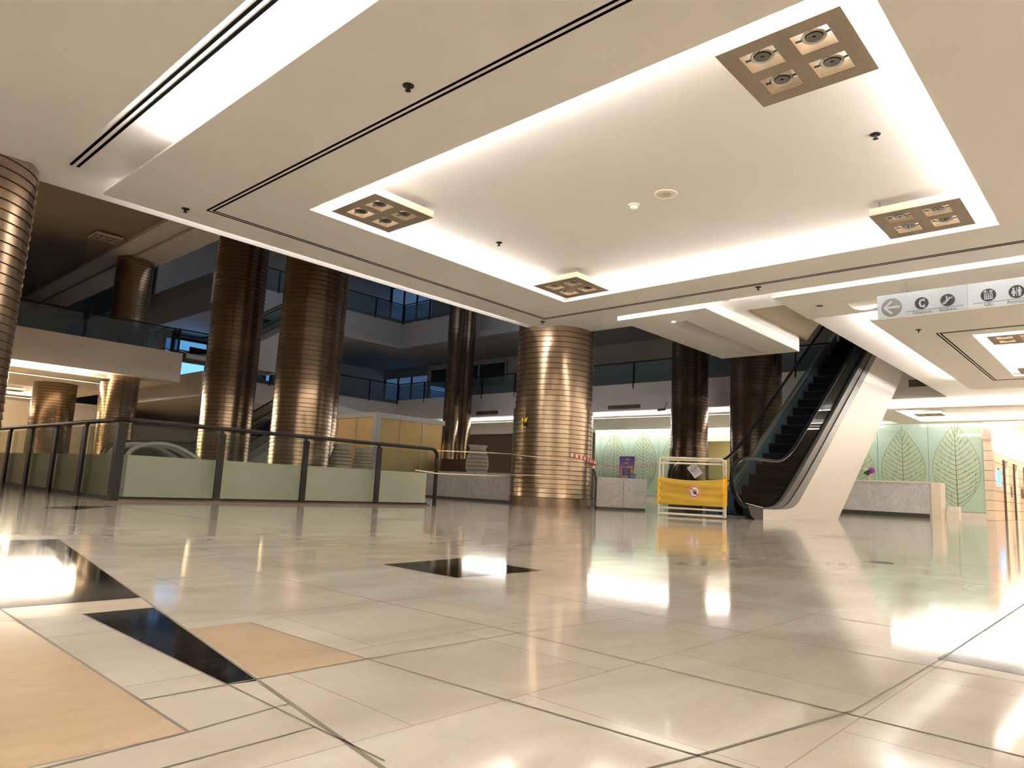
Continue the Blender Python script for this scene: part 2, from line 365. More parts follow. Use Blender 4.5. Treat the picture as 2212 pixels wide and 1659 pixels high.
# ------------------------------------------------------------------ floor
def quad(bm, pts, z, mi):
    bm.faces.new([bm.verts.new((p[0], p[1], z)) for p in pts]).material_index = mi
def make_floor():
    bm = B()
    quad(bm, [(-13, -14), (75, -14), (75, 62), (-13, 62)], 0, 0)
    e = 0.0006
    quad(bm, [(1.36, 4.905), (-6.0, 4.905), (-6.0, 2.668), (1.008, 2.655)], e, 1)                # large black field at the left edge
    quad(bm, [(-6.0, 2.66), (1.007, 2.645), (0.973, 2.447), (-6.0, 2.447)], e, 3)                 # white strip between the black pieces
    quad(bm, [(0.765, 2.445), (0.973, 2.445), (0.832, 1.487), (0.765, 1.493)], e, 1)              # black wedge
    quad(bm, [(2.397, 3.10), (3.045, 3.16), (3.045, 2.515), (2.397, 2.515)], e, 1)                # black square
    quad(bm, [(2.50, 0.52), (3.2, 0.52), (3.2, -0.6), (2.35, -0.6)], e, 1)
    quad(bm, [(2.115, 8.40), (2.55, 8.80), (2.98, 8.88), (2.37, 8.08)], e, 1)
    quad(bm, [(9.60, 3.43), (10.38, 3.43), (10.30, 2.79), (9.45, 2.79)], e, 5)
    quad(bm, [(0.927, 2.068), (1.118, 2.068), (1.133, 1.50), (0.842, 1.497)], e, 2)               # beige tile
    quad(bm, [(0.59, 2.44), (0.588, 1.268), (-6, 1.25), (-6, 2.44)], e, 2)                        # big beige field
    def jt(a, b, w):
        a, b = Vector(a), Vector(b); d = (b - a).normalized(); q = Vector((-d.y, d.x)) * w / 2
        quad(bm, [a + q, b + q, b - q, a - q], 0.0009, 4)
    jt((1.37, 5.0), (0.832, 1.487), 0.007); jt((0.832, 1.487), (0.55, -0.4), 0.009)
    jt((1.595, 5.3), (1.695, 1.489), 0.007); jt((1.695, 1.489), (1.66, -0.8), 0.006)
    jt((1.109, 2.067), (1.133, 1.5), 0.006); jt((1.133, 1.5), (1.205, 0.5), 0.006); jt((1.205, 0.5), (1.26, -0.6), 0.006)
    jt((2.397, 3.10), (2.35, 1.1), 0.006); jt((2.35, 1.1), (2.40, -0.8), 0.005); jt((3.045, 3.1), (2.97, 0.5), 0.007)
    jt((1.07, 3.03), (1.638, 3.085), 0.006); jt((1.638, 3.085), (2.397, 3.10), 0.006); jt((3.045, 3.13), (11.0, 3.13), 0.007)
    jt((0.59, 1.494), (1.133, 1.50), 0.006); jt((1.133, 1.50), (1.70, 1.489), 0.006); jt((1.70, 1.489), (2.4, 1.42), 0.003)
    jt((0.70, 0.735), (1.187, 0.623), 0.006); jt((1.187, 0.623), (1.706, 0.522), 0.007); jt((1.706, 0.522), (2.541, 0.509), 0.003); jt((2.541, 0.509), (7.5, 0.53), 0.006)
    jt((0.2, 1.235), (0.59, 1.27), 0.006); jt((0.59, 1.27), (0.80, 1.302), 0.005); jt((0.45, 1.14), (0.77, 1.155), 0.004)
    jt((0.768, 1.493), (0.768, 0.95), 0.004); jt((0.597, 2.66), (0.588, 1.27), 0.007); jt((0.927, 2.067), (1.11, 2.067), 0.004)
    jt((0.765, 2.447), (0.765, 1.493), 0.005)
    for x in (4.30, 5.55, 6.8, 8.05, 9.3): jt((x, 3.13), (x, -3), 0.006)
    for x in (3.0, 5.2, 7.4, 9.6): jt((x, 10), (x + .02, 3.2), 0.006)
    jt((1.7, 6.4), (12, 6.4), 0.006)
    o = struct('floor', bm, [M['floor'], M['floor_black'], M['floor_beige'], M['floor_white'], M['joint'], M['floor_grey']], label='polished cream marble floor with black granite inlays and dark joints')
make_floor()

# ------------------------------------------------------------------ ceiling slabs (z2) and hung rafts (z1)
def slab(x0, x1, y0, y1, z0=Z2, z1=L2, m='plaster'):
    return struct('ceiling', box(B(), x0, x1, y0, y1, z0, z1), M[m])
slab(-13, 13.62, -14, 11.13)
slab(13.62, 28.3, -14, 5.25)
slab(28.3, 75, -14, 62)
def ring_plate(bm, X0, X1, Y0, Y1, hx0, hx1, hy0, hy1, z0, z1, mi=0):
    box(bm, X0, hx0, Y0, Y1, z0, z1, mi); box(bm, hx1, X1, Y0, Y1, z0, z1, mi)
    box(bm, hx0, hx1, Y0, hy0, z0, z1, mi); box(bm, hx0, hx1, hy1, Y1, z0, z1, mi)
RT = Z1 + 0.03
def raft(X0, X1, Y0, Y1, hole=None):
    bm = B()
    if hole: ring_plate(bm, X0, X1, Y0, Y1, *hole, Z1, RT)
    else: box(bm, X0, X1, Y0, Y1, Z1, RT)
    return struct('ceiling', bm, M['plaster'])
W = 15.0
LZ = RT + 0.02
def recess_lights(h, w=W, col=WARM):
    x0, x1, y0, y1 = h; g = 0.09
    strip_light('cove_tube', (x0 - g, y0), (x0 - g, y1), LZ, w, (1, 0, 1.2), col=col); strip_light('cove_tube', (x1 + g, y0), (x1 + g, y1), LZ, w, (-1, 0, 1.2), col=col)
    strip_light('cove_tube', (x0, y0 - g), (x1, y0 - g), LZ, w, (0, 1, 1.2), col=col); strip_light('cove_tube', (x0, y1 + g), (x1, y1 + g), LZ, w, (0, -1, 1.2), col=col)
# main raft over the camera, with its lit recess
HOLE1 = (4.81, 10.53, 1.295, 8.43)
raft(2.81, 12.03, -0.62, 10.33, HOLE1); recess_lights(HOLE1, W * .5)
strip_light('cove_tube', (2.90, 8.05), (2.90, -0.6), LZ, W * 1.2, (-1, 0, 1.2))
strip_light('cove_tube', (3.3, 10.24), (11.9, 10.24), LZ, W * .9, (0, 1, 1.2))
strip_light('cove_tube', (11.94, 8.3), (11.94, -0.6), LZ, W * .9, (1, 0, 1.2))
# neighbouring raft at the left, the row behind the camera
HOLE0 = (-5.1, 0.2, 1.3, 8.4)
raft(-7.1, 2.15, -0.62, 10.0, HOLE0); recess_lights(HOLE0, W * 3.2)
HOLE2 = (4.81, 10.53, -9.6, -3.2)
raft(2.81, 12.03, -11.6, -1.26, HOLE2); recess_lights(HOLE2, W * 4)
# plate next to the main raft, above the hanging sign
struct('ceiling', box(B(), 12.33, 14.2, -11.6, 5.02, Z1, RT), M['plaster'])
# raft at the right with its own recess
HOLE3 = (17.25, 23.2, -4.4, 2.70)
raft(14.93, 25.4, -6.4, 4.08, HOLE3); recess_lights(HOLE3, W * 1.0)
strip_light('cove_tube', (15.05, 3.99), (24.2, 3.99), LZ, W * 1.0, (0, .45, 1.2))
strip_light('cove_tube', (15.02, 3.9), (15.02, -6), LZ, W * .5, (-1, 0, 1.2))
strip_light('cove_tube', (25.31, 3.9), (25.31, -6), LZ, W, (1, 0, 1.2))
# hall in front of the leaf wall
HOLE4 = (30.3, 34.2, -9.0, 4.9)
raft(29.5, 35.2, -12, 8.5, (30.2, 34.4, -9.0, 7.4)); recess_lights((30.2, 34.4, -9.0, 7.4), W * .5)
raft(29.5, 35.2, 9.5, 40)
strip_light('cove_tube', (29.59, 7.8), (29.59, -11), LZ, W * .9, (-1, 0, 1.2)); strip_light('cove_tube', (29.59, 33), (29.59, 9.6), LZ, W * .9, (-1, 0, 1.2))
strip_light('cove_tube', (35.1, 34), (35.1, 9.6), LZ, W * 1.0, (1, 0, 1.2)); strip_light('cove_tube', (35.1, 8), (35.1, -11), LZ, W * .35, (1, 0, 1.2))
# lift lobby beyond the leaf wall, strongly lit
raft(37.2, 60, -12, 4.6); strip_light('cove_tube', (37.3, 4.75), (58, 4.75), 4.27, W * 2.2, (0, .55, -1), col=(1, .84, .70))
strip_light('cove_tube', (37.29, 4.4), (37.29, -10), LZ, W * 1.6, (-1, 0, 1.2), col=(1, .80, .62))

# dropped soffit slab beside the escalator, with its own slot, and the gap panel with shade put into its colour
def soffit():
    bm = B()
    ring_plate(bm, 12.34, 17.30, 6.35, 8.40, 13.08, 17.13, 7.16, 7.56, Z1, 4.50)
    ring_plate(bm, 13.0, 17.2, 7.1, 7.65, 13.08, 17.13, 7.16, 7.56, 4.5, 4.95); box(bm, 13.0, 17.2, 7.1, 7.65, 4.95, 5.0)
    struct('ceiling', bm, M['plaster'])
    struct('ceiling', prism(B(), [(13.62, 5.1), (13.62, 6.40), (17.95, 6.40), (16.2, 5.45)], 'Z', 4.505, 4.56), mat('panel_shade_colour', (0.42, 0.36, 0.27), 0.7, var=0.05))
soffit()

# slot diffusers: double black air slots
def slot_ring(name, label, x0, x1, y0, y1, z, w=0.026, gap=0.062):
    t = thing(name, label, 'air slot', ((x0 + x1) / 2, (y0 + y1) / 2, z - 0.004))
    for k, d in enumerate((0, gap)):
        bm = B(); ring_plate(bm, x0 + d, x1 - d, y0 + d, y1 - d, x0 + d + w, x1 - d - w, y0 + d + w, y1 - d - w, z - 0.004, z)
        obj('slot', bm, M['slot'], t)
    return t
slot_ring('ceiling_slot_vent', 'long double black air slot running round the main ceiling recess', 3.93, 11.42, 0.05, 9.70, Z1)
slot_ring('ceiling_slot_vent', 'black double air slot framing the ceiling bay behind the hanging sign', 16.70, 23.75, -5.2, 3.27, Z1)
t = thing('ceiling_slot_vent', 'straight double black air slot in the white strip at upper left', 'air slot', (2.4, 5, Z2 - .004))
for x in (2.325, 2.405): obj('slot', box(B(), x, x + .034, -1.0, 10.16, Z2 - .004, Z2), M['slot'], t)

# ------------------------------------------------------------------ recessed four-lamp ceiling lights
def make_light():
    t = thing('ceiling_light', '', 'ceiling light', (0, 0, 0), 'square four-lamp ceiling lights')
    bm = B(); hs = 0.145; c = 0.212
    xs = [-.5, -c - hs, -c + hs, c - hs, c + hs, .5]
    for i in range(5):
        for j in range(5):
            if i in (1, 3) and j in (1, 3): continue
            box(bm, xs[i], xs[i + 1], xs[j], xs[j + 1], 0, 0.006)
    obj('frame', bm, M['taupe'], t, local=True)
    bm = B(); ring_plate(bm, -.5, .5, -.5, .5, -.49, .49, -.49, .49, 0.006, 0.10)
    for a in (-c, c):
        for b in (-c, c):
            h = hs + .012
            ring_plate(bm, a - h, a + h, b - h, b + h, a - hs, a + hs, b - hs, b + hs, 0.006, 0.10)
    obj('housing', bm, M['fix_cream'], t, local=True)
    for a in (-.4, .4):
        for b in (-.4, .4): obj('hanger', cyl(B(), (a, b, .09), (a, b, .2), .008, n=6), M['chrome'], t, local=True)
    for a in (-c, c):
        for b in (-c, c):
            bm = B()
            lathe(bm, [(.070, .032), (.078, .026), (.092, .024), (.098, .034), (.092, .046), (.082, .05), (.078, .085), (.05, .12)], (a, b, 0), 24, caps=True)
            lp = obj('lamp', bm, M['chrome'], t, local=True, sm=50)
            bm = B(); lathe(bm, [(.066, .026), (.055, .031), (.03, .040), (.012, .043)], (a, b, 0), 20); lathe(bm, [(.014, .020), (.014, .036)], (a, b, 0), 10)
            obj('reflector', bm, M['reflector'], lp, local=True, sm=40)
            obj('bracket', cyl(B(), (a, b - hs, .040), (a, b - .085, .036), .009, n=6), M['steel_dk'], lp, local=True)
            obj('bracket', cyl(B(), (a, b + .085, .036), (a, b + hs, .040), .009, n=6), M['steel_dk'], lp, local=True)
    return t
L0 = make_light()
spots = [((5.53, 2.02), 'largest square four-lamp light at the top right of the recess'),
         ((5.53, 7.73), 'square four-lamp light in the left corner of the main recess'),
         ((9.83, 7.73), 'square four-lamp light in the far corner above the big bronze column'),
         ((9.83, 2.02), 'square four-lamp light in the right corner of the main recess'),
         ((18.05, 2.0), 'small four-lamp light at the right edge below the hanging sign'),
         ((22.4, 2.0), 'small lower four-lamp light cut by the right photo edge'),
         ((32.0, 6.6), 'flat four-lamp light above the leaf wall beside the escalator'),
         ((8.9, 43.5), 'four-lamp light under the far left balcony'),
         ((8.7, 30.9), 'unlit four-lamp light on the brown upper ceiling')]
for i, ((x, y), lb) in enumerate(spots):
    o = L0 if i == 0 else dup(L0, (x, y, Z1))
    o.location = (x, y, Z1 if i < 8 else 9.55); o['label'] = lb

# ------------------------------------------------------------------ small ceiling devices
def make_sprinkler():
    t = thing('ceiling_sprinkler', '', 'sprinkler', (0, 0, 0), 'black ceiling sprinklers')
    obj('escutcheon', lathe(B(), [(.055, 0), (.050, -.008), (.022, -.014)], n=20), M['black'], t, local=True, sm=30)
    bm = B(); cyl(bm, (0, 0, -.012), (0, 0, -.04), .012, n=10); cyl(bm, (.02, 0, -.014), (.012, 0, -.05), .004, n=6); cyl(bm, (-.02, 0, -.014), (-.012, 0, -.05), .004, n=6)
    obj('body', bm, M['black'], t, local=True)
    obj('deflector', lathe(B(), [(.006, -.046), (.028, -.050), (.028, -.053), (.004, -.056)], n=14), M['black'], t, local=True)
    return t
S0 = make_sprinkler()
for i, (x, y, z, lb) in enumerate([(3.703, 4.93, Z1, 'black sprinkler left of the long air slot near the top'), (7.56, 1.96, Z2, 'black sprinkler in the recess below the largest ceiling light'),
        (3.727, 9.89, Z1, 'small black sprinkler near the left corner of the air slot'), (7.69, 7.55, Z2, 'black sprinkler in the recess between the two left lights'),
        (11.54, 4.93, Z1, 'black sprinkler on the ceiling above the escalator'), (11.55, 9.85, Z1, 'black sprinkler directly above the big bronze column'),
        (16.2, 3.48, Z1, 'black sprinkler below the hanging sign')]):
    o = S0 if i == 0 else dup(S0, (x, y, z))
    o.location = (x, y, z); o['label'] = lb
t = thing('ceiling_speaker', 'round cream ceiling speaker in the middle of the recess', 'speaker', (7.6, 4.48, Z2))
obj('rim', lathe(B(), [(.15, 0), (.148, -.008), (.125, -.012), (.120, -.008)], (7.6, 4.48, Z2), 32), M['cream'], t, sm=30)
obj('grille', lathe(B(), [(.12, -.004), (.06, -.009), (.01, -.010)], (7.6, 4.48, Z2), 32), mat('speaker_mesh', (.55, .50, .42), .6, var=.2, scale=200), t, sm=30)
t = thing('smoke_detector', 'small white smoke detector beside the round ceiling speaker', 'smoke detector', (7.66, 5.0, Z2))
obj('base', lathe(B(), [(.075, 0), (.075, -.015), (.062, -.02)], (7.66, 5.0, Z2), 24), M['white'], t, sm=30)
obj('sensor_head', lathe(B(), [(.052, -.02), (.050, -.035), (.040, -.045), (.036, -.06), (.02, -.066)], (7.66, 5.0, Z2), 24), M['white'], t, sm=30)
t = thing('wall_washer_lamp', 'white curved half-disc fitting on the ceiling left of the hanging sign', 'ceiling fitting', (13.3, 3.85, Z1))
bm = B(); prism(bm, [(3.66 + .33 * math.cos(a), Z1 - .20 * math.sin(a)) for a in [PI * k / 14 for k in range(15)]], 'X', 13.27, 13.33); obj('shade', bm, M['white'], t)
obj('bracket', cyl(B(), (13.38, 3.75, 4.0), (13.38, 3.75, Z1), .02, n=8), M['steel_dk'], t)
for (x, y, lb) in ((12.7, 6.1, 'tiny round ceiling lamp above the dropped soffit'), (13.3, 4.5, 'small oval ceiling spot beside the white curved fitting')):
    tag(obj('downlight', lathe(B(), [(.07, 0), (.065, -.006), (.045, -.004)], (x, y, Z2 if y > 5 else Z1), 20), M['chrome'], None), lb, 'downlight')
tag(obj('downlight', lathe(B(), [(.035, 0), (.034, -.012), (.015, -.016)], (13.02, 7.42, Z1), 16), M['sign_glow']), 'bright glowing spotlight in the dropped soffit', 'downlight')

# ------------------------------------------------------------------ bronze ringed columns
def column(name, label, cx, cy, r, ztop, step=0.115, rtop=None, m='bronze', zsw=2.35):
    """stacked flared sheet-metal rings with a dark shadow gap under each one"""
    rtop = rtop or r
    t = thing(name, label, 'column', (cx, cy, 0), 'bronze ringed columns')
    obj('base_band', lathe(B(), [(r + .014, 0.0), (r + .014, 0.22)], (cx, cy, 0), 72), M[m], t, sm=30)
    for nm, za, zb, rr, st in (('lower_cladding', .22, min(zsw, ztop), r, step * .9), ('upper_cladding', zsw, ztop, rtop, step * 1.12)):
        if zb - za < st: continue
        prof = []; z = za; n = int((zb - za) / st); st = (zb - za) / n
        for k in range(n):
            tilt = 0.010 + 0.005 * math.sin(z * 2.3) + random.uniform(-.0015, .0015)
            prof += [(rr - .012, z + .002), (rr - .012, z + .010), (rr + tilt, z + .012), (rr + tilt * .5 - .001, z + st * .55), (rr - .002, z + st)]
            z += st
        o = obj(nm, lathe(B(), prof, (cx, cy, 0), 72), [M[m], M['groove']], t, sm=30)
        me = o.data
        for p in me.polygons:
            rs = [math.hypot(me.vertices[v].co.x, me.vertices[v].co.y) for v in p.vertices]
            if max(rs) < rr - .008 and len(rs) == 4: p.material_index = 1
    return t
BC = (13.39, 10.94, 0.982)
column('column', 'wide bright bronze ringed column in the centre of the hall', BC[0], BC[1], BC[2], 14, rtop=0.945)
column('column', 'bronze ringed column cut by the left photo edge', 1.27, 11.10, 0.925, 14)
column('column', 'left of the two tall dark bronze columns behind the glass balustrade', 9.77, 20.82, 0.75, 16, m='bronze_shade')
column('column', 'right of the two tall dark bronze columns behind the glass balustrade', 10.19, 17.21, 0.80, 16, m='bronze_shade')
column('column', 'wide dark column half hidden behind the right balustrade column', 11.74, 19.19, 0.72, 16, m='bronze_shade')
column('column', 'slender bronze column beside the gold kiosk', 25.6, 28.1, 0.44, 16, rtop=.41, m='bronze_shade')
column('column', 'dark column right behind the slender one by the gold kiosk', 27.4, 29.0, 0.42, 16, m='bronze_shade')
column('column', 'bronze ringed column behind the yellow barrier', 26.6, 14.35, 0.80, 12, rtop=.755, m='bronze_deep_shade')
column('column', 'dark bronze column behind the escalator handrail', 24.4, 10.52, 0.89, 12, m='bronze_deep_shade')
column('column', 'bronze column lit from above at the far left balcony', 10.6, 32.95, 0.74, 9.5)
column('column', 'dim bronze column further back under the far left balcony', 9.3, 37.3, 0.86, 4.3, m='bronze_shade')

# ------------------------------------------------------------------ near glass balustrade (two runs meeting at a corner)
def balustrade():
    PX, PY = 3.41, 10.32
    t = thing('glass_balustrade', 'dark iron and glass balustrade turning a corner at left', 'railing', (PX, PY, 0))
    xs = [PX, 4.80, 6.22, 7.70]; ys = [11.72, 13.15, 14.60, 16.10, 17.55, 19.0]
    xe = 9.08; ht = 1.09
    def post(x, y, along):
        w, d = (.050, .018) if along == 'X' else (.020, .075)
        bm = box(B(), x - w, x + w, y - .03 - d, y - .03 + d, 0, 1.02) if along == 'X' else box(B(), x - w - .03, x + w - .03, y - d, y + d, 0, 1.02)
        if along == 'X': cyl(bm, (x, y - .03, 1.0), (x, y, 1.075), .028, n=10); cyl(bm, (x, y - .05, .10), (x, y - .01, .10), .02, n=8)
        else: cyl(bm, (x - .03, y, 1.0), (x, y, 1.075), .028, n=10)
        obj('post', bm, M['iron'], t)
    for x in xs[1:]: post(x, PY, 'X')
    for y in ys: post(PX, y, 'Y')
    obj('post', box(B(), PX - .06, PX + .05, PY - .06, PY + .05, 0, 1.04), M['iron'], t)
    # end post continues the rail downwards in a bend
    bm = tube(B(), [(xe - .25, PY, 1.085), (xe - .10, PY, 1.085), (xe - .03, PY, 1.06), (xe + .02, PY, 1.0), (xe + .03, PY, .92), (xe + .03, PY, 0)], .045, 12, ry=.03)
    obj('post', bm, M['iron'], t, sm=40)
    bm = tube(B(), [(PX, ys[-1] + .4, 1.09), (PX, 13, 1.09), (PX, PY + .25, 1.09), (PX + .02, PY + .06, 1.095), (PX + .08, PY, 1.095), (PX + .3, PY, 1.09), (6, PY, 1.09), (xe - .22, PY, 1.087)], .034, 12)
    obj('handrail', bm, M['iron'], t, sm=40)
    obj('base_rail', box(B(), PX - .03, xe - .18, PY - .03, PY + .03, 0, .055), M['iron'], t); obj('base_rail', box(B(), PX - .03, PX + .03, PY, 19.4, 0, .055), M['iron'], t)
    obj('skirting', box(B(), PX + .02, xe - .12, PY - .055, PY - .03, 0, .022), M['wood'], t)
    ends = xs + [xe - .15]
    for a, b in zip(ends, ends[1:]): obj('glass_panel', box(B(), a + .06, b - .04, PY + .012, PY + .024, .06, 1.03), M['glass'], t)
    yy = [PY] + ys
    for a, b in zip(yy, yy[1:]): obj('glass_panel', box(B(), PX + .012, PX + .024, a + .06, b - .04, .06, 1.03), M['glass'], t)
balustrade()
tag(obj('parapet', box(B(), 3.60, 9.05, 10.52, 10.64, 0, .62), M['lowwall']), 'low white parapet panel behind the front run of the glass balustrade', 'low wall')
tag(obj('parapet', box(B(), 3.60, 3.72, 10.66, 19.4, 0, .62), M['lowwall']), 'low white parapet panel behind the left run of the glass balustrade', 'low wall')

# ------------------------------------------------------------------ escalator
def arc_pts(pts, n=6):
    """Catmull-Rom smoothing of a 2-D polyline"""
    out = []
    P = [pts[0]] + list(pts) + [pts[-1]]
    for i in range(1, len(P) - 2):
        p0, p1, p2, p3 = P[i - 1], P[i], P[i + 1], P[i + 2]
        for k in range(n):
            u = k / n
            out.append(tuple(0.5 * ((2 * p1[j]) + (-p0[j] + p2[j]) * u + (2 * p0[j] - 5 * p1[j] + 4 * p2[j] - p3[j]) * u * u + (-p0[j] + 3 * p1[j] - 3 * p2[j] + p3[j]) * u ** 3) for j in (0, 1)))
    out.append(pts[-1]); return out
def clip_x(line, xm):
    out = []
    for i, p in enumerate(line):
        if p[0] <= xm: out.append(p)
        else:
            if i: q = line[i - 1]; u = (xm - q[0]) / (p[0] - q[0]); out.append((xm, q[1] + (p[1] - q[1]) * u))
            break
    return out
def make_escalator(xm=27.6):
    t = thing('escalator', '', 'escalator', (15.0, 7.1, 0))
    rail = arc_pts([(14.75, .20), (14.35, .24), (14.05, .33), (13.72, .56), (13.63, .80), (13.72, 1.04), (14.02, 1.23), (14.5, 1.295), (15.4, 1.31), (16.15, 1.34), (16.75, 1.56), (17.35, 1.92), (19.0, 3.06), (22.0, 5.15), (24.4, 6.83)], 5)
    glass_top = arc_pts([(14.10, .36), (13.78, .60), (13.70, .80), (13.78, 1.02), (14.05, 1.19), (14.5, 1.265), (15.4, 1.28), (16.15, 1.31), (16.78, 1.52), (17.38, 1.89), (19.0, 3.02), (22.0, 5.11), (24.4, 6.79)], 4)
    glass_bot = arc_pts([(14.12, .33), (14.2, .32), (14.3, .31), (14.45, .30), (14.6, .29), (14.8, .275), (15.3, .255), (15.85, .33), (16.55, .68), (17.2, 1.12), (18.9, 2.29), (21.9, 4.40), (24.4, 6.15)], 4)
    mid = arc_pts([(15.02, .25), (15.75, .25), (16.35, .36), (17.1, .78), (18.39, 1.643), (21.35, 3.716), (24.2, 5.71)], 5)
    gb2 = arc_pts([(14.95, .265), (15.3, .255), (15.85, .33), (16.55, .68), (18.0, 1.67), (21.0, 3.77), (23.6, 5.59)], 5)
    pan = arc_pts([(15.02, .22), (16.35, .235), (16.95, .36), (17.47, .686), (18.75, 1.56), (21.9, 3.77), (24.6, 5.66)], 5)
    rail, glass_top, glass_bot, mid, gb2, pan = [clip_x(q, xm) for q in (rail, glass_top, glass_bot, mid, gb2, pan)]
    def at(line, u):
        k = u * (len(line) - 1); i = min(int(k), len(line) - 2); f = k - i
        return tuple(line[i][j] + (line[i + 1][j] - line[i][j]) * f for j in (0, 1))
    for s, (yo, yi) in enumerate(((6.32, 6.40), (7.88, 7.80))):
        sg = 1 if s == 0 else -1
        yc = yo + sg * .07
        obj('handrail', tube(B(), [(x, yc, z) for x, z in rail], .024, 10, ry=.048, up=(0, 1, 0)), M['rubber'], t, sm=50)
        obj('handrail_guide', tube(B(), [(x, yc, z) for x, z in glass_top], .007, 6), M['chrome'], t, sm=50)
        ng = 56
        obj('glass_panel', strip_prism(B(), [at(glass_bot, i / ng) for i in range(ng + 1)], [at(glass_top, i / ng) for i in range(ng + 1)], 'Y', yc - .006, yc + .006), M['glass_esc'], t)
        rs = lambda q: [at(q, i / 40) for i in range(41)]
        obj('outer_deck', strip_prism(B(), rs(pan), rs(mid), 'Y', yo - sg * .01, yo + sg * .05), M['steel'], t)
        obj('deck_joint', tube(B(), [(x, yo - sg * .012, z) for x, z in mid], .012, 6), M['rubber'], t)
        obj('inner_deck', strip_prism(B(), rs(mid), rs(gb2), 'Y', yo, yo + sg * .10), M['steel_dk'] if s == 0 else M['steel'], t)
        # white side cladding: follows the deck above and the truss underside below
        lowx = [15.02 + (19.86 - 15.02) * i / 17 for i in range(18)]
        lo = [(x, 0) for x in lowx] + [(19.86 + (xm - 19.86) * i / 12, .708 * (xm - 19.86) * i / 12) for i in range(1, 13)]
        n = len(lo)
        # resample the deck line to the same count
        hi = [at(pan, i / (n - 1)) for i in range(n)]
        obj('side_cladding', strip_prism(B(), lo, hi, 'Y', yo, yo + sg * .06), M['panel'], t)
        obj('newel_base', prism(B(), [(14.25, .30), (15.02, .245), (15.02, 0), (14.60, 0), (14.40, .08)], 'Y', yo + sg * .0, yo + sg * .14), M['black'], t)
        obj('base_trim', tube(B(), [(14.12, yo - sg * .004, .335), (14.55, yo - sg * .004, .295), (15.03, yo - sg * .004, .25), (15.9, yo - sg * .004, .232)], .008, 6), M['chrome'], t)
    obj('soffit', strip_prism(B(), [(19.9, 0), (xm, .708 * (xm - 19.9))], [(19.8, .06), (xm - .05, .708 * (xm - 19.9) + .06)], 'Y', 6.38, 7.82), M['panel'], t)
    obj('landing_plate', box(B(), 14.2, 16.0, 6.46, 7.74, 0, .035), M['steel_dk'], t)
    obj('comb_plate', box(B(), 15.75, 16.0, 6.46, 7.74, .036, .06), M['stepblack'], t)
    # steps: dark grooved treads climbing the incline
    for i in range(-4, 18):
        x = 18.27 + .4265 * i; z = 1.64 + .2945 * i
        if i < -2: z = 0.75 + (i + 3) * .12 + .25
        if x + .5 > xm: break
        if i == -4: z = .52
        if i == -3: z = .75
        bm = B(); box(bm, x, x + .50, 6.50, 7.70, z - .33, z)
        st = obj('step', bm, M['stepblack'], t)
        bm = B(); box(bm, x - .006, x + .03, 6.52, 7.68, z - .028, z + .002); obj('nosing', bm, M['stepgrey'], st)
    for k, yy in enumerate((6.44, 7.70)):
        lo = clip_x(arc_pts([(15.2, .03), (16.3, .05), (17.0, .40), (18.6, 1.45), (24.4, 5.5)], 5), xm); hi = [(x, z + .55) for x, z in lo]; lo = [(x, max(.01, z - .4)) for x, z in lo]
        obj('skirt_panel', strip_prism(B(), lo, hi, 'Y', yy, yy + .05), M['steel_bl'] if k else M['stepblack'], t)
    return t
ESC = make_escalator(); ESC['label'] = 'escalator with cream side cladding rising at right behind the yellow barrier'; ESC['group'] = 'escalators'
def recolor(root, name, m):
    for c in root.children:
        if c.name.startswith(name):
            for sl in range(len(c.material_slots)):
                c.material_slots[sl].link = 'OBJECT'; c.material_slots[sl].material = M[m]
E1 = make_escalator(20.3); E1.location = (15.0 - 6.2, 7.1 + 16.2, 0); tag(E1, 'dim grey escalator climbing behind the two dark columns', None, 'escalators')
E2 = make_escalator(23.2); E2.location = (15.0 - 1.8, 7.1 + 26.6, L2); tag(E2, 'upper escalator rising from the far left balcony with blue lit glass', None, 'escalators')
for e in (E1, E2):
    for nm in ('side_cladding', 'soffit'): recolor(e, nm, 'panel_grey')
# two descending escalators: only their upper ends stand above the floor
def down_escalator(x0, y0, label):
    t = thing('escalator', label, 'escalator', (x0, y0, 0), 'escalators')
    pts = arc_pts([(0.0, .05), (-.10, .45), (.05, .85), (.45, 1.02), (1.0, 1.0), (1.6, .72), (2.2, .32), (2.6, .04)], 5)
    for y in (0, 1.25):
        obj('handrail', tube(B(), [(x0 + a, y0 + y, z) for a, z in pts], .045, 10), M['panel_grey'], t, sm=50)
        n = len(pts); obj('glass_panel', strip_prism(B(), [(x0 + .05 + 2.45 * i / (n - 1), .01) for i in range(n)], [(x0 + .02 + a * .97, max(.012, z - .05)) for a, z in pts], 'Y', y0 + y - .006, y0 + y + .006), M['glass_esc'], t)
    obj('landing_plate', box(B(), x0 - .5, x0 + .9, y0 + .1, y0 + 1.15, 0, .03), M['steel_dk'], t)
down_escalator(5.9, 17.2, 'left descending escalator end behind the glass balustrade')
down_escalator(6.6, 19.2, 'second descending escalator end behind the glass balustrade')

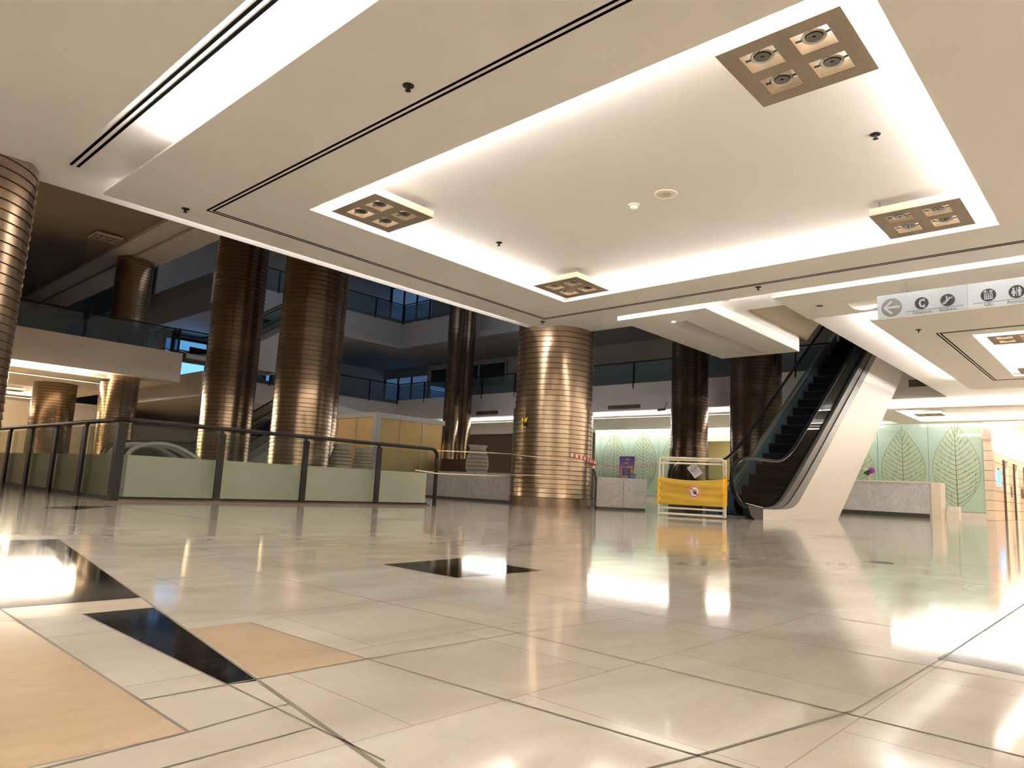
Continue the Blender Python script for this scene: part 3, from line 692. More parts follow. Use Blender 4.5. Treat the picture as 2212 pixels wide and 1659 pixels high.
# ------------------------------------------------------------------ folding yellow barrier, its notice
def barrier():
    a, b = Vector((13.02, 7.70)), Vector((13.46, 6.48)); d = (b - a); L = d.length; d.normalize(); n = Vector((-d.y, d.x));  n = n if n.x < 0 else -n
    t = thing('folding_barrier', 'cream tube barrier with sagging yellow cloth and no-entry sign', 'barrier', (a.x, a.y, 0))
    W_ = lambda u, z, o=0.0: (a.x + d.x * u + n.x * o, a.y + d.y * u + n.y * o, z)
    Ht = 1.20
    fr = B(); r = .021
    tube(fr, [W_(0, .02), W_(0, 1.12), W_(.015, 1.175), W_(.06, Ht), W_(L - .06, Ht), W_(L - .015, 1.185), W_(L, 1.13), W_(L, .02)], r, 10)
    for z in (.045, .165, 1.09): tube(fr, [W_(0, z), W_(L, z)], r * .9, 8)
    obj('frame', fr, M['beige_pl'], t, sm=50)
    fr = B(); o = -.07
    tube(fr, [W_(L + .03, .02, o), W_(L + .03, 1.19, o)], r, 10); tube(fr, [W_(.06, .02, o), W_(.06, 1.10, o), W_(.1, 1.16, o), W_(L + .02, 1.16, o)], r * .9, 8); tube(fr, [W_(.06, .05, o), W_(L + .03, .05, o)], r * .9, 8)
    obj('folded_frame', fr, M['beige_pl'], t, sm=50)
    for z in (.25, .6, 1.0): obj('hinge', tube(B(), [W_(L, z), W_(L + .03, z, o)], .012, 6), M['chrome'], t)
    obj('cloth_sleeve', tube(B(), [W_(L + .03, .26, o), W_(L + .03, .86, o)], .035, 10), M['yellow_pl'], t, sm=50)
    obj('cloth_sleeve', tube(B(), [W_(L, .24), W_(L, .80)], .037, 10), M['yellow_pl'], t, sm=50); obj('cloth_sleeve', tube(B(), [W_(0, .24), W_(0, .80)], .037, 10), M['yellow_pl'], t, sm=50)
    bm = B(); nu, nv = 28, 18; G = []
    for i in range(nu + 1):
        u = i / nu; row = []
        for k in range(nv + 1):
            v = k / nv
            sag = 1 - (2 * u - 1) ** 2
            z = (.235 + .02 * sag * 0) + v * (.565 - .055 * sag)
            of = .026 + .02 * math.sin(v * 9 + 2.2 * (2 * u - 1) ** 2) * sag + .008 * math.sin(v * 23 + u * 4)
            row.append(bm.verts.new(W_(u * L, z, of)))
        G.append(row)
    for i in range(nu):
        for k in range(nv): bm.faces.new([G[i][k], G[i + 1][k], G[i + 1][k + 1], G[i][k + 1]])
    cl = obj('cloth', bm, M['yellow'], t, sm=60)
    md = cl.modifiers.new('thickness', 'SOLIDIFY'); md.thickness = .004
    # round prohibition sign: white disc, red ring and bar, black raised hand
    uc, zc, of = L * .56, .52, .062
    def flat(bm, pts, o0, mi):
        f = [bm.verts.new(W_(uc + p[0], zc + p[1], of + o0)) for p in pts]; bm.faces.new(f).material_index = mi
    sg = B(); N = 40; R = .125
    circ = lambda rr: [(rr * math.cos(2 * PI * i / N), rr * math.sin(2 * PI * i / N)) for i in range(N)]
    flat(sg, circ(R), 0, 0)
    o1, o2 = circ(R * .92), circ(R * .76)
    for i in range(N): flat(sg, [o1[i], o1[(i + 1) % N], o2[(i + 1) % N], o2[i]], .002, 1)
    flat(sg, [(-.075, .06), (-.06, .075), (.075, -.06), (.06, -.075)], .002, 1)
    hx, hy = .018, -.012
    flat(sg, [(hx - .022, hy - .045), (hx + .022, hy - .045), (hx + .030, hy - .005), (hx + .024, hy + .012), (hx - .022, hy + .012), (hx - .030, hy - .008)], .004, 2)
    for (fx, ang, ln, w) in ((-.018, .22, .040, .0085), (-.005, .07, .050, .009), (.009, -.08, .047, .009), (.021, -.26, .036, .008)):
        c_, s_ = math.cos(ang), math.sin(ang); bx, by = hx + fx, hy + .008
        flat(sg, [(bx - w / 2 * c_, by - w / 2 * s_), (bx + w / 2 * c_, by + w / 2 * s_), (bx + w / 2 * c_ - ln * s_, by + w / 2 * s_ + ln * c_), (bx - w / 2 * c_ - ln * s_, by - w / 2 * s_ + ln * c_)], .004, 2)
    flat(sg, [(hx - .026, hy - .03), (hx - .056, hy + .006), (hx - .050, hy + .013), (hx - .022, hy - .006)], .004, 2)
    for k in range(6): flat(sg, [(-.088, .005 - k * .010), (-.062, .005 - k * .010), (-.062, .002 - k * .010), (-.088, .002 - k * .010)], .0035, 2)
    obj('no_entry_sign', sg, [M['signwhite'], M['red'], M['sign_black']], t)
    # grey paper notice tucked behind the cloth
    pc = W_(L * .60, .975, -.005)
    th = math.radians(37)
    def pp(u, v, o=0.0):
        x = u * math.cos(th) - v * math.sin(th); z = u * math.sin(th) + v * math.cos(th)
        return W_(L * .555 + x, .955 + z, -.03 + o)
    bm = B(); w, h = .10, .135
    A = [bm.verts.new(pp(*p)) for p in ((-w, -h), (w, -h), (w, h), (-w, h))]; C = [bm.verts.new(pp(*p, -.003)) for p in ((-w, -h), (w, -h), (w, h), (-w, h))]
    bm.faces.new(A); bm.faces.new(C[::-1])
    for i in range(4): bm.faces.new([A[i], C[i], C[(i + 1) % 4], A[(i + 1) % 4]])
    nt_ = thing('paper_notice', 'tilted grey paper notice tucked above the yellow barrier cloth', 'notice', W_(L * .555, .955))
    obj('sheet', bm, M['paper'], nt_)
    bm = B()
    for i, (v, l, hh) in enumerate(((.075, .045, .010), (.045, .075, .012), (.015, .085, .018), (-.02, .055, .014), (-.05, .075, .008), (-.075, .06, .008))):
        k = -l
        while k < l:
            ww = random.uniform(.006, .016)
            bm.faces.new([bm.verts.new(pp(*p, .002)) for p in ((k, v), (min(k + ww, l), v), (min(k + ww, l), v + hh), (k, v + hh))]); k += ww + .005
    obj('printed_lines', bm, M['sign_black'], nt_)
barrier()

# ------------------------------------------------------------------ marble parapets, poster, crowd barriers
t = thing('marble_parapet', 'low grey veined marble wall running behind the big bronze column', 'low wall', (14.0, 13.4, 0))
obj('wall_body', box(B(), 13.95, 14.15, 11.80, 16.75, .06, .76), M['grey_marble'], t); obj('plinth', box(B(), 13.97, 14.12, 11.82, 16.7, 0, .06), M['steel_dk'], t); obj('coping', box(B(), 13.93, 14.17, 11.80, 16.77, .76, .785), M['grey_marble'], t)
def wall_seg(t, a, b, z0, z1, w, name, m):
    a, b = Vector(a), Vector(b); d = (b - a).normalized(); q = Vector((-d.y, d.x)) * w
    obj(name, prism(B(), [tuple(a), tuple(b), tuple(b + q), tuple(a + q)], 'Z', z0, z1), M[m], t)
t = thing('marble_parapet', 'short marble block between the big column and the barrier', 'low wall', (14.7, 9.6, 0))
for a, b in (((14.25, 10.17), (14.79, 9.755)), ((14.80, 9.75), (15.28, 9.38))): wall_seg(t, a, b, .055, .78, .2, 'slab', 'grey_marble')
wall_seg(t, (14.27, 10.17), (15.25, 9.41), 0, .055, .17, 'plinth', 'steel_dk')

def poster():
    X = 19.0; y1, y0 = 12.72, 12.13; z0, z1 = .45, 1.58; k = (z1 - .875) / 1.0
    t = thing('poster_stand', 'purple sunset poster with a domed tower behind the marble block', 'poster', (X, 12.43, 0))
    obj('board', box(B(), X, X + .03, y0, y1, z0, z1), M['white'], t)
    bm = box(B(), X - .004, X, y0 + .015, y1 - .015, z0, z1 - .015); o = obj('sunset_print', bm, M['poster_sky'], t, local=False)
    o.location.z = z0 + 0; 
    for v in o.data.vertices: v.co.z -= z0
    yc = 12.43; x = X - .005
    bm = B(); prism(bm, [(yc + .14, .88), (yc + .14, 1.20), (yc + .09, 1.22), (yc - .09, 1.22), (yc - .14, 1.20), (yc - .14, .88)], 'X', x, x - .002)
    prism(bm, [(yc + .10, 1.22), (yc + .06, 1.28), (yc + .05, 1.33), (yc - .05, 1.33), (yc - .06, 1.28), (yc - .10, 1.22)], 'X', x, x - .002)
    obj('tower_print', bm, M['poster_tower'], t)
    bm = B(); prism(bm, [(yc + .055 * math.cos(a), 1.335 + .04 * math.sin(a)) for a in [PI * i / 10 for i in range(11)]], 'X', x, x - .003); obj('dome_print', bm, M['poster_glow'], t)
    bm = B(); prism(bm, [(yc - .16, 1.0), (yc - .28, .98), (yc - .28, 1.13), (yc - .17, 1.16)], 'X', x, x - .002)
    obj('sunset_glow_print', bm, M['poster_glow'], t)
    for (a, b) in ((.12, .10), (-.10, -.12)): obj('shadow_print', box(B(), x - .003, x, yc + b, yc + a, .90, 1.20), M['sign_black'], t)
    bm = B(); kk = yc + .02
    for w_, h_ in ((.018, .03), (.010, .02), (.02, .035), (.014, .03), (.02, .025), (.012, .035)): box(bm, x - .003, x, kk - w_, kk, 1.465, 1.465 + h_); kk -= w_ + .006
    box(bm, x - .003, x, yc - .11, yc + .05, 1.44, 1.447); obj('title_print', bm, M['signwhite'], t)
    bm = B(); box(bm, X + .0, X + .03, yc - .2, yc - .17, 0, z0); box(bm, X + .0, X + .03, yc + .17, yc + .2, 0, z0); box(bm, X - .12, X + .15, yc - .22, yc + .22, 0, .02); obj('stand', bm, M['steel_dk'], t)
    t = thing('menu_board', 'small pale blue board with a white chevron before the poster', 'sign board', (18.3, 11.75, 0))
    bm = B(); prism(bm, [(11.84, 0), (11.65, 0), (11.64, .98), (11.70, 1.02), (11.78, 1.02), (11.85, .98)], 'X', 18.32, 18.28); obj('board', bm, M['poster_blue'], t)
    bm = B(); prism(bm, [(11.80, .88), (11.745, .93), (11.69, .88), (11.69, .90), (11.745, .955), (11.80, .90)], 'X', 18.278, 18.274); obj('chevron', bm, M['signwhite'], t)
    tag(obj('box', box(B(), 18.0, 18.3, 11.92, 12.12, 0, .93), M['rose_sign']), 'small pale box at the lower left corner of the poster', 'box')
poster()
def crowd_barrier(x, y0, y1, label, sign):
    t = thing('crowd_barrier', label, 'barrier', (x, (y0 + y1) / 2, 0))
    bm = tube(B(), [(x, y0, 0.02), (x, y0, .95), (x, y0 + .04, 1.02), (x, y0 + .1, 1.05), (x, y1 - .1, 1.05), (x, y1 - .04, 1.02), (x, y1, .95), (x, y1, .02)], .022, 8); obj('frame', bm, M['steel_dk'], t, sm=50)
    bm = B(); k = y0 + .15
    while k < y1 - .1: cyl(bm, (x, k, .2), (x, k, 1.04), .009, n=6); k += .16
    tube(bm, [(x, y0, .2), (x, y1, .2)], .015, 6); obj('bars', bm, M['steel_dk'], t)
    obj('foot', box(B(), x - .2, x + .2, y0 - .02, y0 + .02, 0, .03), M['steel_dk'], t); obj('foot', box(B(), x - .2, x + .2, y1 - .02, y1 + .02, 0, .03), M['steel_dk'], t)
    if sign: obj('sign_plate', box(B(), x - .03, x - .024, y0 + .22, y1 - .2, .55, 1.0), M['rose_sign'], t)
crowd_barrier(17.2, 12.35, 13.9, 'low metal crowd barrier with pinkish plate right behind the big column', True)
crowd_barrier(25.0, 11.75, 12.75, 'dark barred crowd barrier seen past the yellow barrier', False)

# ------------------------------------------------------------------ cords, striped tape and the bee ornament round the big column
def on_col(az_deg, z, k=.02):
    a = math.radians(az_deg); return (BC[0] + (BC[2] + k) * math.cos(a), BC[1] + (BC[2] + k) * math.sin(a), z)
face = math.degrees(math.atan2(-BC[1], -BC[0]))          # side of the column that looks at the camera
up = [(9.05, 10.30, 1.06), (11.0, 10.8, 1.15)] + [on_col(face + a, 1.22 + .0012 * (-a - 80), .016) for a in range(-95, 30, 8)]
tag(obj('cord', tube(B(), up, .011, 6), M['cord']), 'upper cream cord from the balustrade end round the big column', 'cord')
lo = [(8.55, 10.28, .66), (9.0, 10.26, .63), (9.14, 10.30, .62), (11.2, 10.8, .66)] + [on_col(face + a, .72, .016) for a in range(-95, 30, 8)]
tag(obj('cord', tube(B(), lo, .012, 6), M['cord']), 'lower cream cord from the balustrade end round the big column', 'cord')
def striped_tape():
    pts = [on_col(face + a, 1.235 - .0022 * (a - 26), .022) for a in range(26, 92, 6)]
    e = Vector(pts[-1]); b = Vector((13.02, 7.70, 1.09))
    n = 34
    for i in range(1, n + 1):
        u = i / n; p = e.lerp(b, u); p.z -= .10 * math.sin(PI * u); pts.append(tuple(p))
    bm = B(); dense = []
    for a, c in zip(pts, pts[1:]):
        for k in range(3): dense.append(Vector(a).lerp(Vector(c), k / 3))
    dense.append(Vector(pts[-1])); N = len(dense)
    for i in range(N - 1):
        u = i / N; w0 = .045 if u < .24 else .030 - .018 * u; ws = w0 * (1 if u < .3 else (.55 + .45 * math.cos(i * .35)))
        a, c = dense[i], dense[i + 1]; wv = Vector((0, 0, max(.008, abs(ws))))
        vs = [bm.verts.new(p) for p in (a - wv, c - wv + Vector((0, 0, .004)), c + wv, a + wv)]
        bm.faces.new(vs).material_index = (i // 2) % 2
    kx = Vector(pts[11]);
    o = obj('barrier_tape', bm, [M['tape_white'], M['tape_red']]); m_ = o.modifiers.new('thickness', 'SOLIDIFY'); m_.thickness = .003
    kp = Vector(pts[12]); bm = B(); q = [(-.05, .10), (-.01, .04), (.02, 0), (-.01, -.05), (-.03, -.12)]
    for i in range(4):
        a, c = q[i], q[i + 1]; vs = [bm.verts.new(kp + Vector((-.06 + u * .7, -u * .7, v))) for u, v in ((a[0] - .03, a[1]), (a[0] + .03, a[1]), (c[0] + .03, c[1]), (c[0] - .03, c[1]))]
        bm.faces.new(vs).material_index = (i + 1) % 2
    bmesh.ops.remove_doubles(bm, verts=bm.verts, dist=.001)
    kn = obj('knot', bm, [M['tape_white'], M['tape_red']], o); kn.modifiers.new('thickness', 'SOLIDIFY').thickness = .004
    tag(o, 'red and white striped tape from the big column to the yellow barrier', 'tape')
striped_tape()
def bee():
    az = face - 42; p = Vector(on_col(az, 1.93, .02)); out = Vector((math.cos(math.radians(az)), math.sin(math.radians(az)), 0)); sd = Vector((-out.y, out.x, 0))
    t = thing('bee_ornament', 'small yellow and black bee ornament hanging on the big column', 'ornament', p)
    def ell(bm, cx, cz, a, b, ang, mi=0, o=0.0):
        vs = []
        for i in range(18):
            q = 2 * PI * i / 18; x = a * math.cos(q); z = b * math.sin(q)
            vs.append((cx + x * math.cos(ang) - z * math.sin(ang), cz + x * math.sin(ang) + z * math.cos(ang)))
        F = [bm.verts.new(p + out * (o + .010) + sd * v[0] + Vector((0, 0, v[1]))) for v in vs]; K = [bm.verts.new(p + out * o + sd * v[0] + Vector((0, 0, v[1]))) for v in vs]
        bm.faces.new(F).material_index = mi; bm.faces.new(K[::-1]).material_index = mi
        for i in range(18): bm.faces.new([F[i], K[i], K[(i + 1) % 18], F[(i + 1) % 18]]).material_index = mi
    s = 1.0
    for (cx, cz, ang) in ((-.055, .075, 2.2), (.035, .085, .95), (-.065, -.06, 1.45)):
        obj('wing', (lambda b_: (ell(b_, cx, cz, .07, .032, ang), b_)[1])(B()), M['bee_yellow'], t)
    bm = B(); ell(bm, .0, -.01, .07, .038, -1.15, o=.012); ell(bm, -.012, .09, .03, .012, 1.4, o=.012); obj('body', bm, M['black'], t)
    bm = B(); ell(bm, .028, -.085, .024, .02, 0, o=.014); obj('face', bm, M['pink'], t)
    obj('string', tube(B(), [p + out * .01 + Vector((0, 0, .1)), p + out * .01 + Vector((0, 0, .42))], .004, 5), M['cord'], t)
bee()

# ------------------------------------------------------------------ hanging direction sign
def hanging_sign():
    X = 12.85; yl, yr = 3.375, -1.55; zb, zt = 3.605, 4.005
    t = thing('hanging_sign', 'white hanging direction sign with arrow, telephone, escalator, lift and restroom symbols', 'sign', (X, 1.0, zb))
    ym = 2.05
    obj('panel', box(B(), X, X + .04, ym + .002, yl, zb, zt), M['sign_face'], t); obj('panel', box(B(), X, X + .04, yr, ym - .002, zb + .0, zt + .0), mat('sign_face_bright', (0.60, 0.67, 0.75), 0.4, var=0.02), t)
    for y in (2.93, -.9):
        bm = cyl(B(), (X + .02, y, zt), (X + .02, y, 4.505), .006, n=6); cyl(bm, (X + .02, y, zt - .01), (X + .02, y, zt + .03), .018, n=8); obj('rod', bm, M['steel_dk'], t)
    x = X
    s = .40 / .40
    # arrow disc
    bm = B(); disc_x(bm, 3.152, 3.775, x, .160); obj('arrow_disc', bm, M['sign_grey'], t)
    bm = B(); ac, az = 3.152, 3.775
    ribbon_x(bm, [(ac - .130, az), (ac + .095, az)], .036, x - .004, .003)
    ribbon_x(bm, [(ac - .006, az + .108), (ac + .113, az), (ac - .006, az - .108)], .038, x - .0045, .003); obj('arrow', bm, M['sign_face'], t)
    # symbol discs
    zc = 3.785
    cent = (2.698, 2.326, 1.771, 1.408)
    for c in cent: obj('symbol_disc', disc_x(B(), c, zc, x, .102), M['sign_black'], t)
    w = M['sign_face']; xx = x - .004
    bm = B(); c = cent[0]     # telephone handset
    ribbon_x(bm, [(c - .028, zc + .046), (c + .012, zc + .036), (c + .022, zc), (c + .012, zc - .036), (c - .028, zc - .046)], .020, xx); box(bm, xx - .004, xx, c - .036, c - .016, zc + .022, zc + .058); box(bm, xx - .004, xx, c - .036, c - .016, zc - .058, zc - .022); obj('telephone_symbol', bm, w, t)
    bm = B(); c = cent[1]     # escalator with rider
    ribbon_x(bm, [(c + .055, zc - .040), (c + .030, zc - .040), (c - .030, zc + .026), (c - .056, zc + .026)], .014, xx); ribbon_x(bm, [(c + .056, zc - .022), (c + .036, zc - .022), (c - .018, zc + .038)], .006, xx)
    ribbon_x(bm, [(c + .006, zc - .002), (c + .010, zc + .034)], .012, xx); disc_x(bm, c + .010, zc + .046, xx, .009, n=12); obj('escalator_symbol', bm, w, t)
    bm = B(); c = cent[2]     # lift cabin, people and arrows
    for a in (-1, 1):
        ribbon_x(bm, [(c + a * .027 - .018, zc + (.034 if a > 0 else .050)), (c + a * .027, zc + (.058 if a > 0 else .026)), (c + a * .027 + .018, zc + (.034 if a > 0 else .050))], .010, xx); ribbon_x(bm, [(c + a * .027, zc + .028), (c + a * .027, zc + .056)], .010, xx)
    box(bm, xx - .004, xx, c - .042, c + .042, zc - .052, zc + .018); obj('lift_symbol', bm, w, t)
    bm = B()
    box(bm, xx - .007, xx - .003, c - .034, c + .034, zc - .044, zc + .010)
    obj('lift_opening', bm, M['sign_black'], t); bm = B()
    for k in (-.022, 0, .022): box(bm, xx - .010, xx - .006, c + k - .007, c + k + .007, zc - .044, zc - .008); disc_x(bm, c + k, zc + .0, xx - .006, .006, n=10)
    obj('lift_riders', bm, w, t)
    bm = B(); c = cent[3]     # woman, divider, man
    prism(bm, [(c + .028 + .010, zc + .026), (c + .028 - .010, zc + .026), (c + .028 - .024, zc - .022), (c + .028 - .010, zc - .022), (c + .028 - .010, zc - .052), (c + .028 + .010, zc - .052), (c + .028 + .010, zc - .022), (c + .028 + .024, zc - .022)], 'X', xx, xx - .004); disc_x(bm, c + .028, zc + .04, xx, .011, n=12)
    box(bm, xx - .004, xx, c - .003, c + .003, zc - .052, zc + .052)
    box(bm, xx - .004, xx, c - .028 - .018, c - .028 + .018, zc - .01, zc + .026); box(bm, xx - .004, xx, c - .028 - .012, c - .028 + .012, zc - .052, zc - .01); disc_x(bm, c - .028, zc + .04, xx, .011, n=12); obj('restroom_symbol', bm, w, t)
    bm = B(); box(bm, x - .003, x, 2.12, 2.94, 3.668, 3.674); obj('rule_line', bm, M['sign_black'], t); obj('rule_line', box(B(), x - .003, x, -1.3, 1.985, 3.668, 3.674), M['sign_black'], t)
    for ch in t.children:
        for key, c in (('telephone', cent[0]), ('escalator_s', cent[1]), ('lift', cent[2]), ('restroom', cent[3])):
            if ch.name.startswith(key):
                for v in ch.data.vertices: v.co.y = (c - 1.0) + (v.co.y - (c - 1.0)) * 1.35; v.co.z = (zc - zb) + (v.co.z - (zc - zb)) * 1.35
    for s_, y, z in (('Telephone', 2.70, 3.612), ('Escalator', 2.326, 3.612), ('Lifts', 1.771, 3.612), ('Restroom', 1.40, 3.612)):
        obj('caption', text_mesh(B(), s_, y, z, x, .066), M['sign_black'], t)
hanging_sign()
for o in bpy.data.objects:
    if o.name == 'hanging_sign': o.scale = (.949,) * 3; o.location = (12.18, .949, 3.444)

# ------------------------------------------------------------------ leaf wall, desk, lift lobby
def leaf_panel(y0, y1, X=36.0, zb=.30, zt=4.16, label='', tip=4.02, bot=.45, hw=.95):
    t = thing('leaf_wall_panel', label, 'glass panel', (X, (y0 + y1) / 2, zb), 'leaf printed glass panels')
    obj('pane', box(B(), X, X + .05, y0 + .008, y1 - .008, zb, zt), M['green_glass'], t)
    c = (y0 + y1) / 2; Lh = tip - bot
    hwf = lambda u: hw * (math.sin(PI * min(1, u ** .92)) ** .82) * (1 - .10 * u) if 0 < u < 1 else 0.0
    left = [(c + hwf(i / 30), bot + Lh * i / 30) for i in range(31)]; right = [(c - hwf(i / 30), bot + Lh * i / 30) for i in range(31)]
    bm = B()
    for i in range(30):
        pts = [left[i], left[i + 1], right[i + 1], right[i]]
        pts = [p for k, p in enumerate(pts) if p not in pts[:k]]
        if len(pts) > 2: prism(bm, pts, 'X', X - .001, X - .003)
    obj('leaf_blade', bm, M['leaf_blade'], t)
    bm = B(); rnd = random.Random(int(y0 * 10))
    nv = 15
    for k in range(nv):
        u = .05 + .85 * k / nv
        for sg in (1, -1):
            u2 = min(.985, u + .17 - .05 * k / nv); e = hwf(u2) * .97; z0_ = bot + Lh * u; z1_ = bot + Lh * u2
            pts = [(c + sg * e * f, z0_ + (z1_ - z0_) * (f ** 1.35)) for f in (0, .25, .5, .75, 1)]
            ribbon_x(bm, pts, .016, X - .003, .003, w2=.008)
            for q in range(5):
                f = rnd.uniform(.2, .95); f2 = min(1, f + rnd.uniform(.02, .12)); dz = Lh * .85 / nv * rnd.uniform(.5, .95)
                a = (c + sg * e * f, z0_ + (z1_ - z0_) * f ** 1.35); b_ = (c + sg * e * f2 * .98, a[1] + dz * .9)
                if abs(b_[0] - c) < hwf((b_[1] - bot) / Lh): ribbon_x(bm, [a, ((a[0] + b_[0]) / 2 + .02 * sg, (a[1] + b_[1]) / 2), b_], .006, X - .003, .003)
    ribbon_x(bm, left, .010, X - .003, .003); ribbon_x(bm, right, .010, X - .003, .003)
    obj('veins', bm, M['leaf_vein'], t)
    obj('midrib', ribbon_x(B(), [(c - .02, bot - .08), (c, bot + Lh * .3), (c + .01, tip + .12)], .04, X - .0045, .003, w2=.014), M['leaf_rib'], t)
lab = ['rightmost green leaf-printed glass panel beside the lift lobby', 'second green leaf-printed panel from the lift lobby, above the desk', 'green leaf-printed panel partly hidden by the escalator, behind the flowers', 'green leaf-printed panel behind the escalator underside']
for k in range(4): leaf_panel(5.42 + 2.1 * k, 5.42 + 2.1 * (k + 1), label=lab[k], tip=(4.12, 3.95, 3.6, 3.6)[k], bot=(.42, .45, .42, .45)[k])
lab = ['green leaf-printed panel partly hidden by the column behind the barrier', 'green leaf-printed panel right of the purple poster', 'green leaf-printed panel left of the purple poster', 'green leaf-printed panel hidden beside the big bronze column']
for k in range(4): leaf_panel(19.25 + 2.1 * k, 19.25 + 2.1 * (k + 1), label=lab[k], tip=4.05, bot=.5, zt=4.12)
def back_walls():
    bm = B(); box(bm, 36.06, 36.4, 5.3, 14.0, 0, Z2); box(bm, 36.06, 36.4, 19.1, 45, 0, Z2); box(bm, 36.06, 36.4, 14.0, 19.1, 3.45, Z2)
    struct('wall_back', bm, M['cream'])
    bm = B(); box(bm, 35.9, 36.05, 5.42, 14, 0, .28); struct('trim_1', bm, M['signwhite']); struct('trim_5', box(B(), 35.9, 36.05, 19.1, 28, 0, .28), M['signwhite'])
    struct('trim_6', box(B(), 35.85, 36.05, 5.42, 14, 4.17, Z2), M['signwhite']); struct('trim_7', box(B(), 35.85, 36.05, 19.1, 28, 4.13, Z2), M['signwhite'])
    # shop recess between the two leaf walls
    bm = B(); box(bm, 40.5, 40.7, 12, 21, 0, Z2); struct('wall_back', bm, M['shop_yellow'])
    tag(obj('counter', box(B(), 38.6, 39.3, 15.9, 17.6, 0, 1.25), M['white']), 'white shop counter seen past the yellow barrier', 'counter')
    tag(obj('shelf_unit', box(B(), 40.0, 40.45, 15.6, 16.9, 0, 2.2), M['black']), 'black shelf unit against the yellow shop wall', 'shelf')
    li = strip_light('shop_lamp', (38.2, 14), (38.2, 19), 4.2, 12, (0, 0, -1), width=.3, col=(1, .92, .75))
    bm = B()
    # lift lobby side wall with three door openings
    ds = [(39.2, 40.9), (42.3, 44.1), (45.9, 47.8)]
    x = 36.4; wall = B()
    for a, b in ds: box(wall, x, a, 5.2, 5.6, 0, Z2); box(wall, a, b, 5.2, 5.6, 2.75, Z2); x = b
    box(wall, x, 62, 5.2, 5.6, 0, Z2); struct('wall_right', wall, M['tile'])
    for k, (a, b) in enumerate(ds):
        d = struct('door_%d' % (k + 1), box(B(), a, b, 5.50, 5.56, 0, 2.75), M['pink'] if False else M['fix_cream'])
        obj('door_frame', box(B(), a, a + .45, 5.17, 5.5, 0, 2.75), M['black'], d)
    struct('wall_right', box(B(), 35.88, 36.5, 5.12, 5.42, 0, Z2), M['tile'])
    struct('wall_back', box(B(), 62, 62.3, -14, 62, 0, Z2), M['tile'])
    t = thing('wall_sign', 'glowing blue wall sign beside the first lift door', 'lit sign', (37.9, 5.19, 1.5))
    bm = B(); pts = [(37.55, 1.62), (37.62, 1.5), (38.0, 1.5), (38.07, 1.62), (38.07, 2.1), (38.0, 2.2), (37.62, 2.2), (37.55, 2.1)]; prism(bm, pts, 'Y', 5.12, 5.19); obj('light_panel', bm, M['blue_sign'], t)
    obj('mount', box(B(), 37.75, 37.87, 5.16, 5.2, 2.2, 2.3), M['steel_dk'], t)
    t = thing('wall_speaker', 'cream box speaker at the corner above the rightmost leaf panel', 'speaker', (35.85, 5.25, 3.6))
    obj('cabinet', box(B(), 35.7, 36.0, 5.05, 5.45, 3.45, 3.92), M['cream'], t); obj('grille', box(B(), 35.69, 35.7, 5.10, 5.40, 3.50, 3.87), M['rose_sign'], t)
    for k in range(3): tag(obj('call_switch', box(B(), (41.3, 44.7, 45.2)[k], (41.5, 44.9, 45.4)[k], 5.17, 5.2, 1.1, 1.6), M['steel_dk']), ('dark call button panel between the first and second lift doors', 'dark call button panel left of the third lift door', 'second dark panel beside the third lift door')[k], 'call panel')
back_walls()
def desk():
    t = thing('reception_desk', 'long grey marble reception desk before the leaf wall', 'desk', (31.2, 8.2, 0))
    obj('front_panel', box(B(), 31.0, 31.5, 6.48, 11.2, .17, 1.34), M['desk_marble'], t)
    obj('plinth', box(B(), 31.04, 31.5, 6.5, 11.2, 0, .17), M['steel_dk'], t); obj('worktop', box(B(), 30.94, 31.7, 6.42, 11.25, 1.34, 1.40), M['signwhite'], t)
    obj('end_panel', box(B(), 30.95, 31.7, 6.10, 6.42, 0, 1.38), M['cream'], t); obj('corner_strip', box(B(), 30.99, 31.02, 6.42, 6.50, 0, 1.34), M['grey_trim'], t)
    tag(obj('bollard', box(B(), 31.5, 32.0, 5.65, 6.0, 0, .5), M['signwhite']), 'short white block at the right end of the desk', 'block')
    vx, vy, vz = 31.3, 8.72, 1.40
    t = thing('flower_vase', 'small pink vase of white and purple flowers on the reception desk', 'flowers', (vx, vy, vz))
    obj('vase', lathe(B(), [(.05, 0), (.07, .05), (.06, .12), (.035, .18), (.045, .2)], (vx, vy, vz), 16), M['pink'], t, sm=40)
    bm = B()
    for k in range(7): a = k * .9; tube(bm, [(vx, vy, vz + .18), (vx + .04 * math.cos(a), vy + .05 * math.sin(a), vz + .28), (vx + .1 * math.cos(a), vy + .12 * math.sin(a), vz + .36)], .008, 5)
    obj('stems', bm, M['leafgreen'], t)
    for m_, cy, cz, r in (('purple', -.11, .40, .115), ('petal_white', .13, .44, .09)):
        bm = B(); bmesh.ops.create_icosphere(bm, subdivisions=3, radius=r)
        for v in bm.verts: v.co *= 1 + .22 * math.sin(v.co.x * 90) * math.cos(v.co.z * 80); v.co += Vector((vx, vy + cy, vz + cz))
        obj('blossom', bm, M[m_], t)
    bm = B(); bmesh.ops.create_icosphere(bm, subdivisions=2, radius=.10)
    for v in bm.verts: v.co *= 1 + .3 * math.sin(v.co.y * 90); v.co += Vector((vx, vy + .06, vz + .31))
    obj('foliage', bm, M['leafgreen'], t)
desk()
tag(obj('floor_drain', lathe(B(), [(.085, .0005), (.085, .004), (.06, .005), (.055, .002)], (6.12, 1.63, 0), 24), M['steel_dk']), 'small round dark floor drain cap in front of the desk', 'drain')

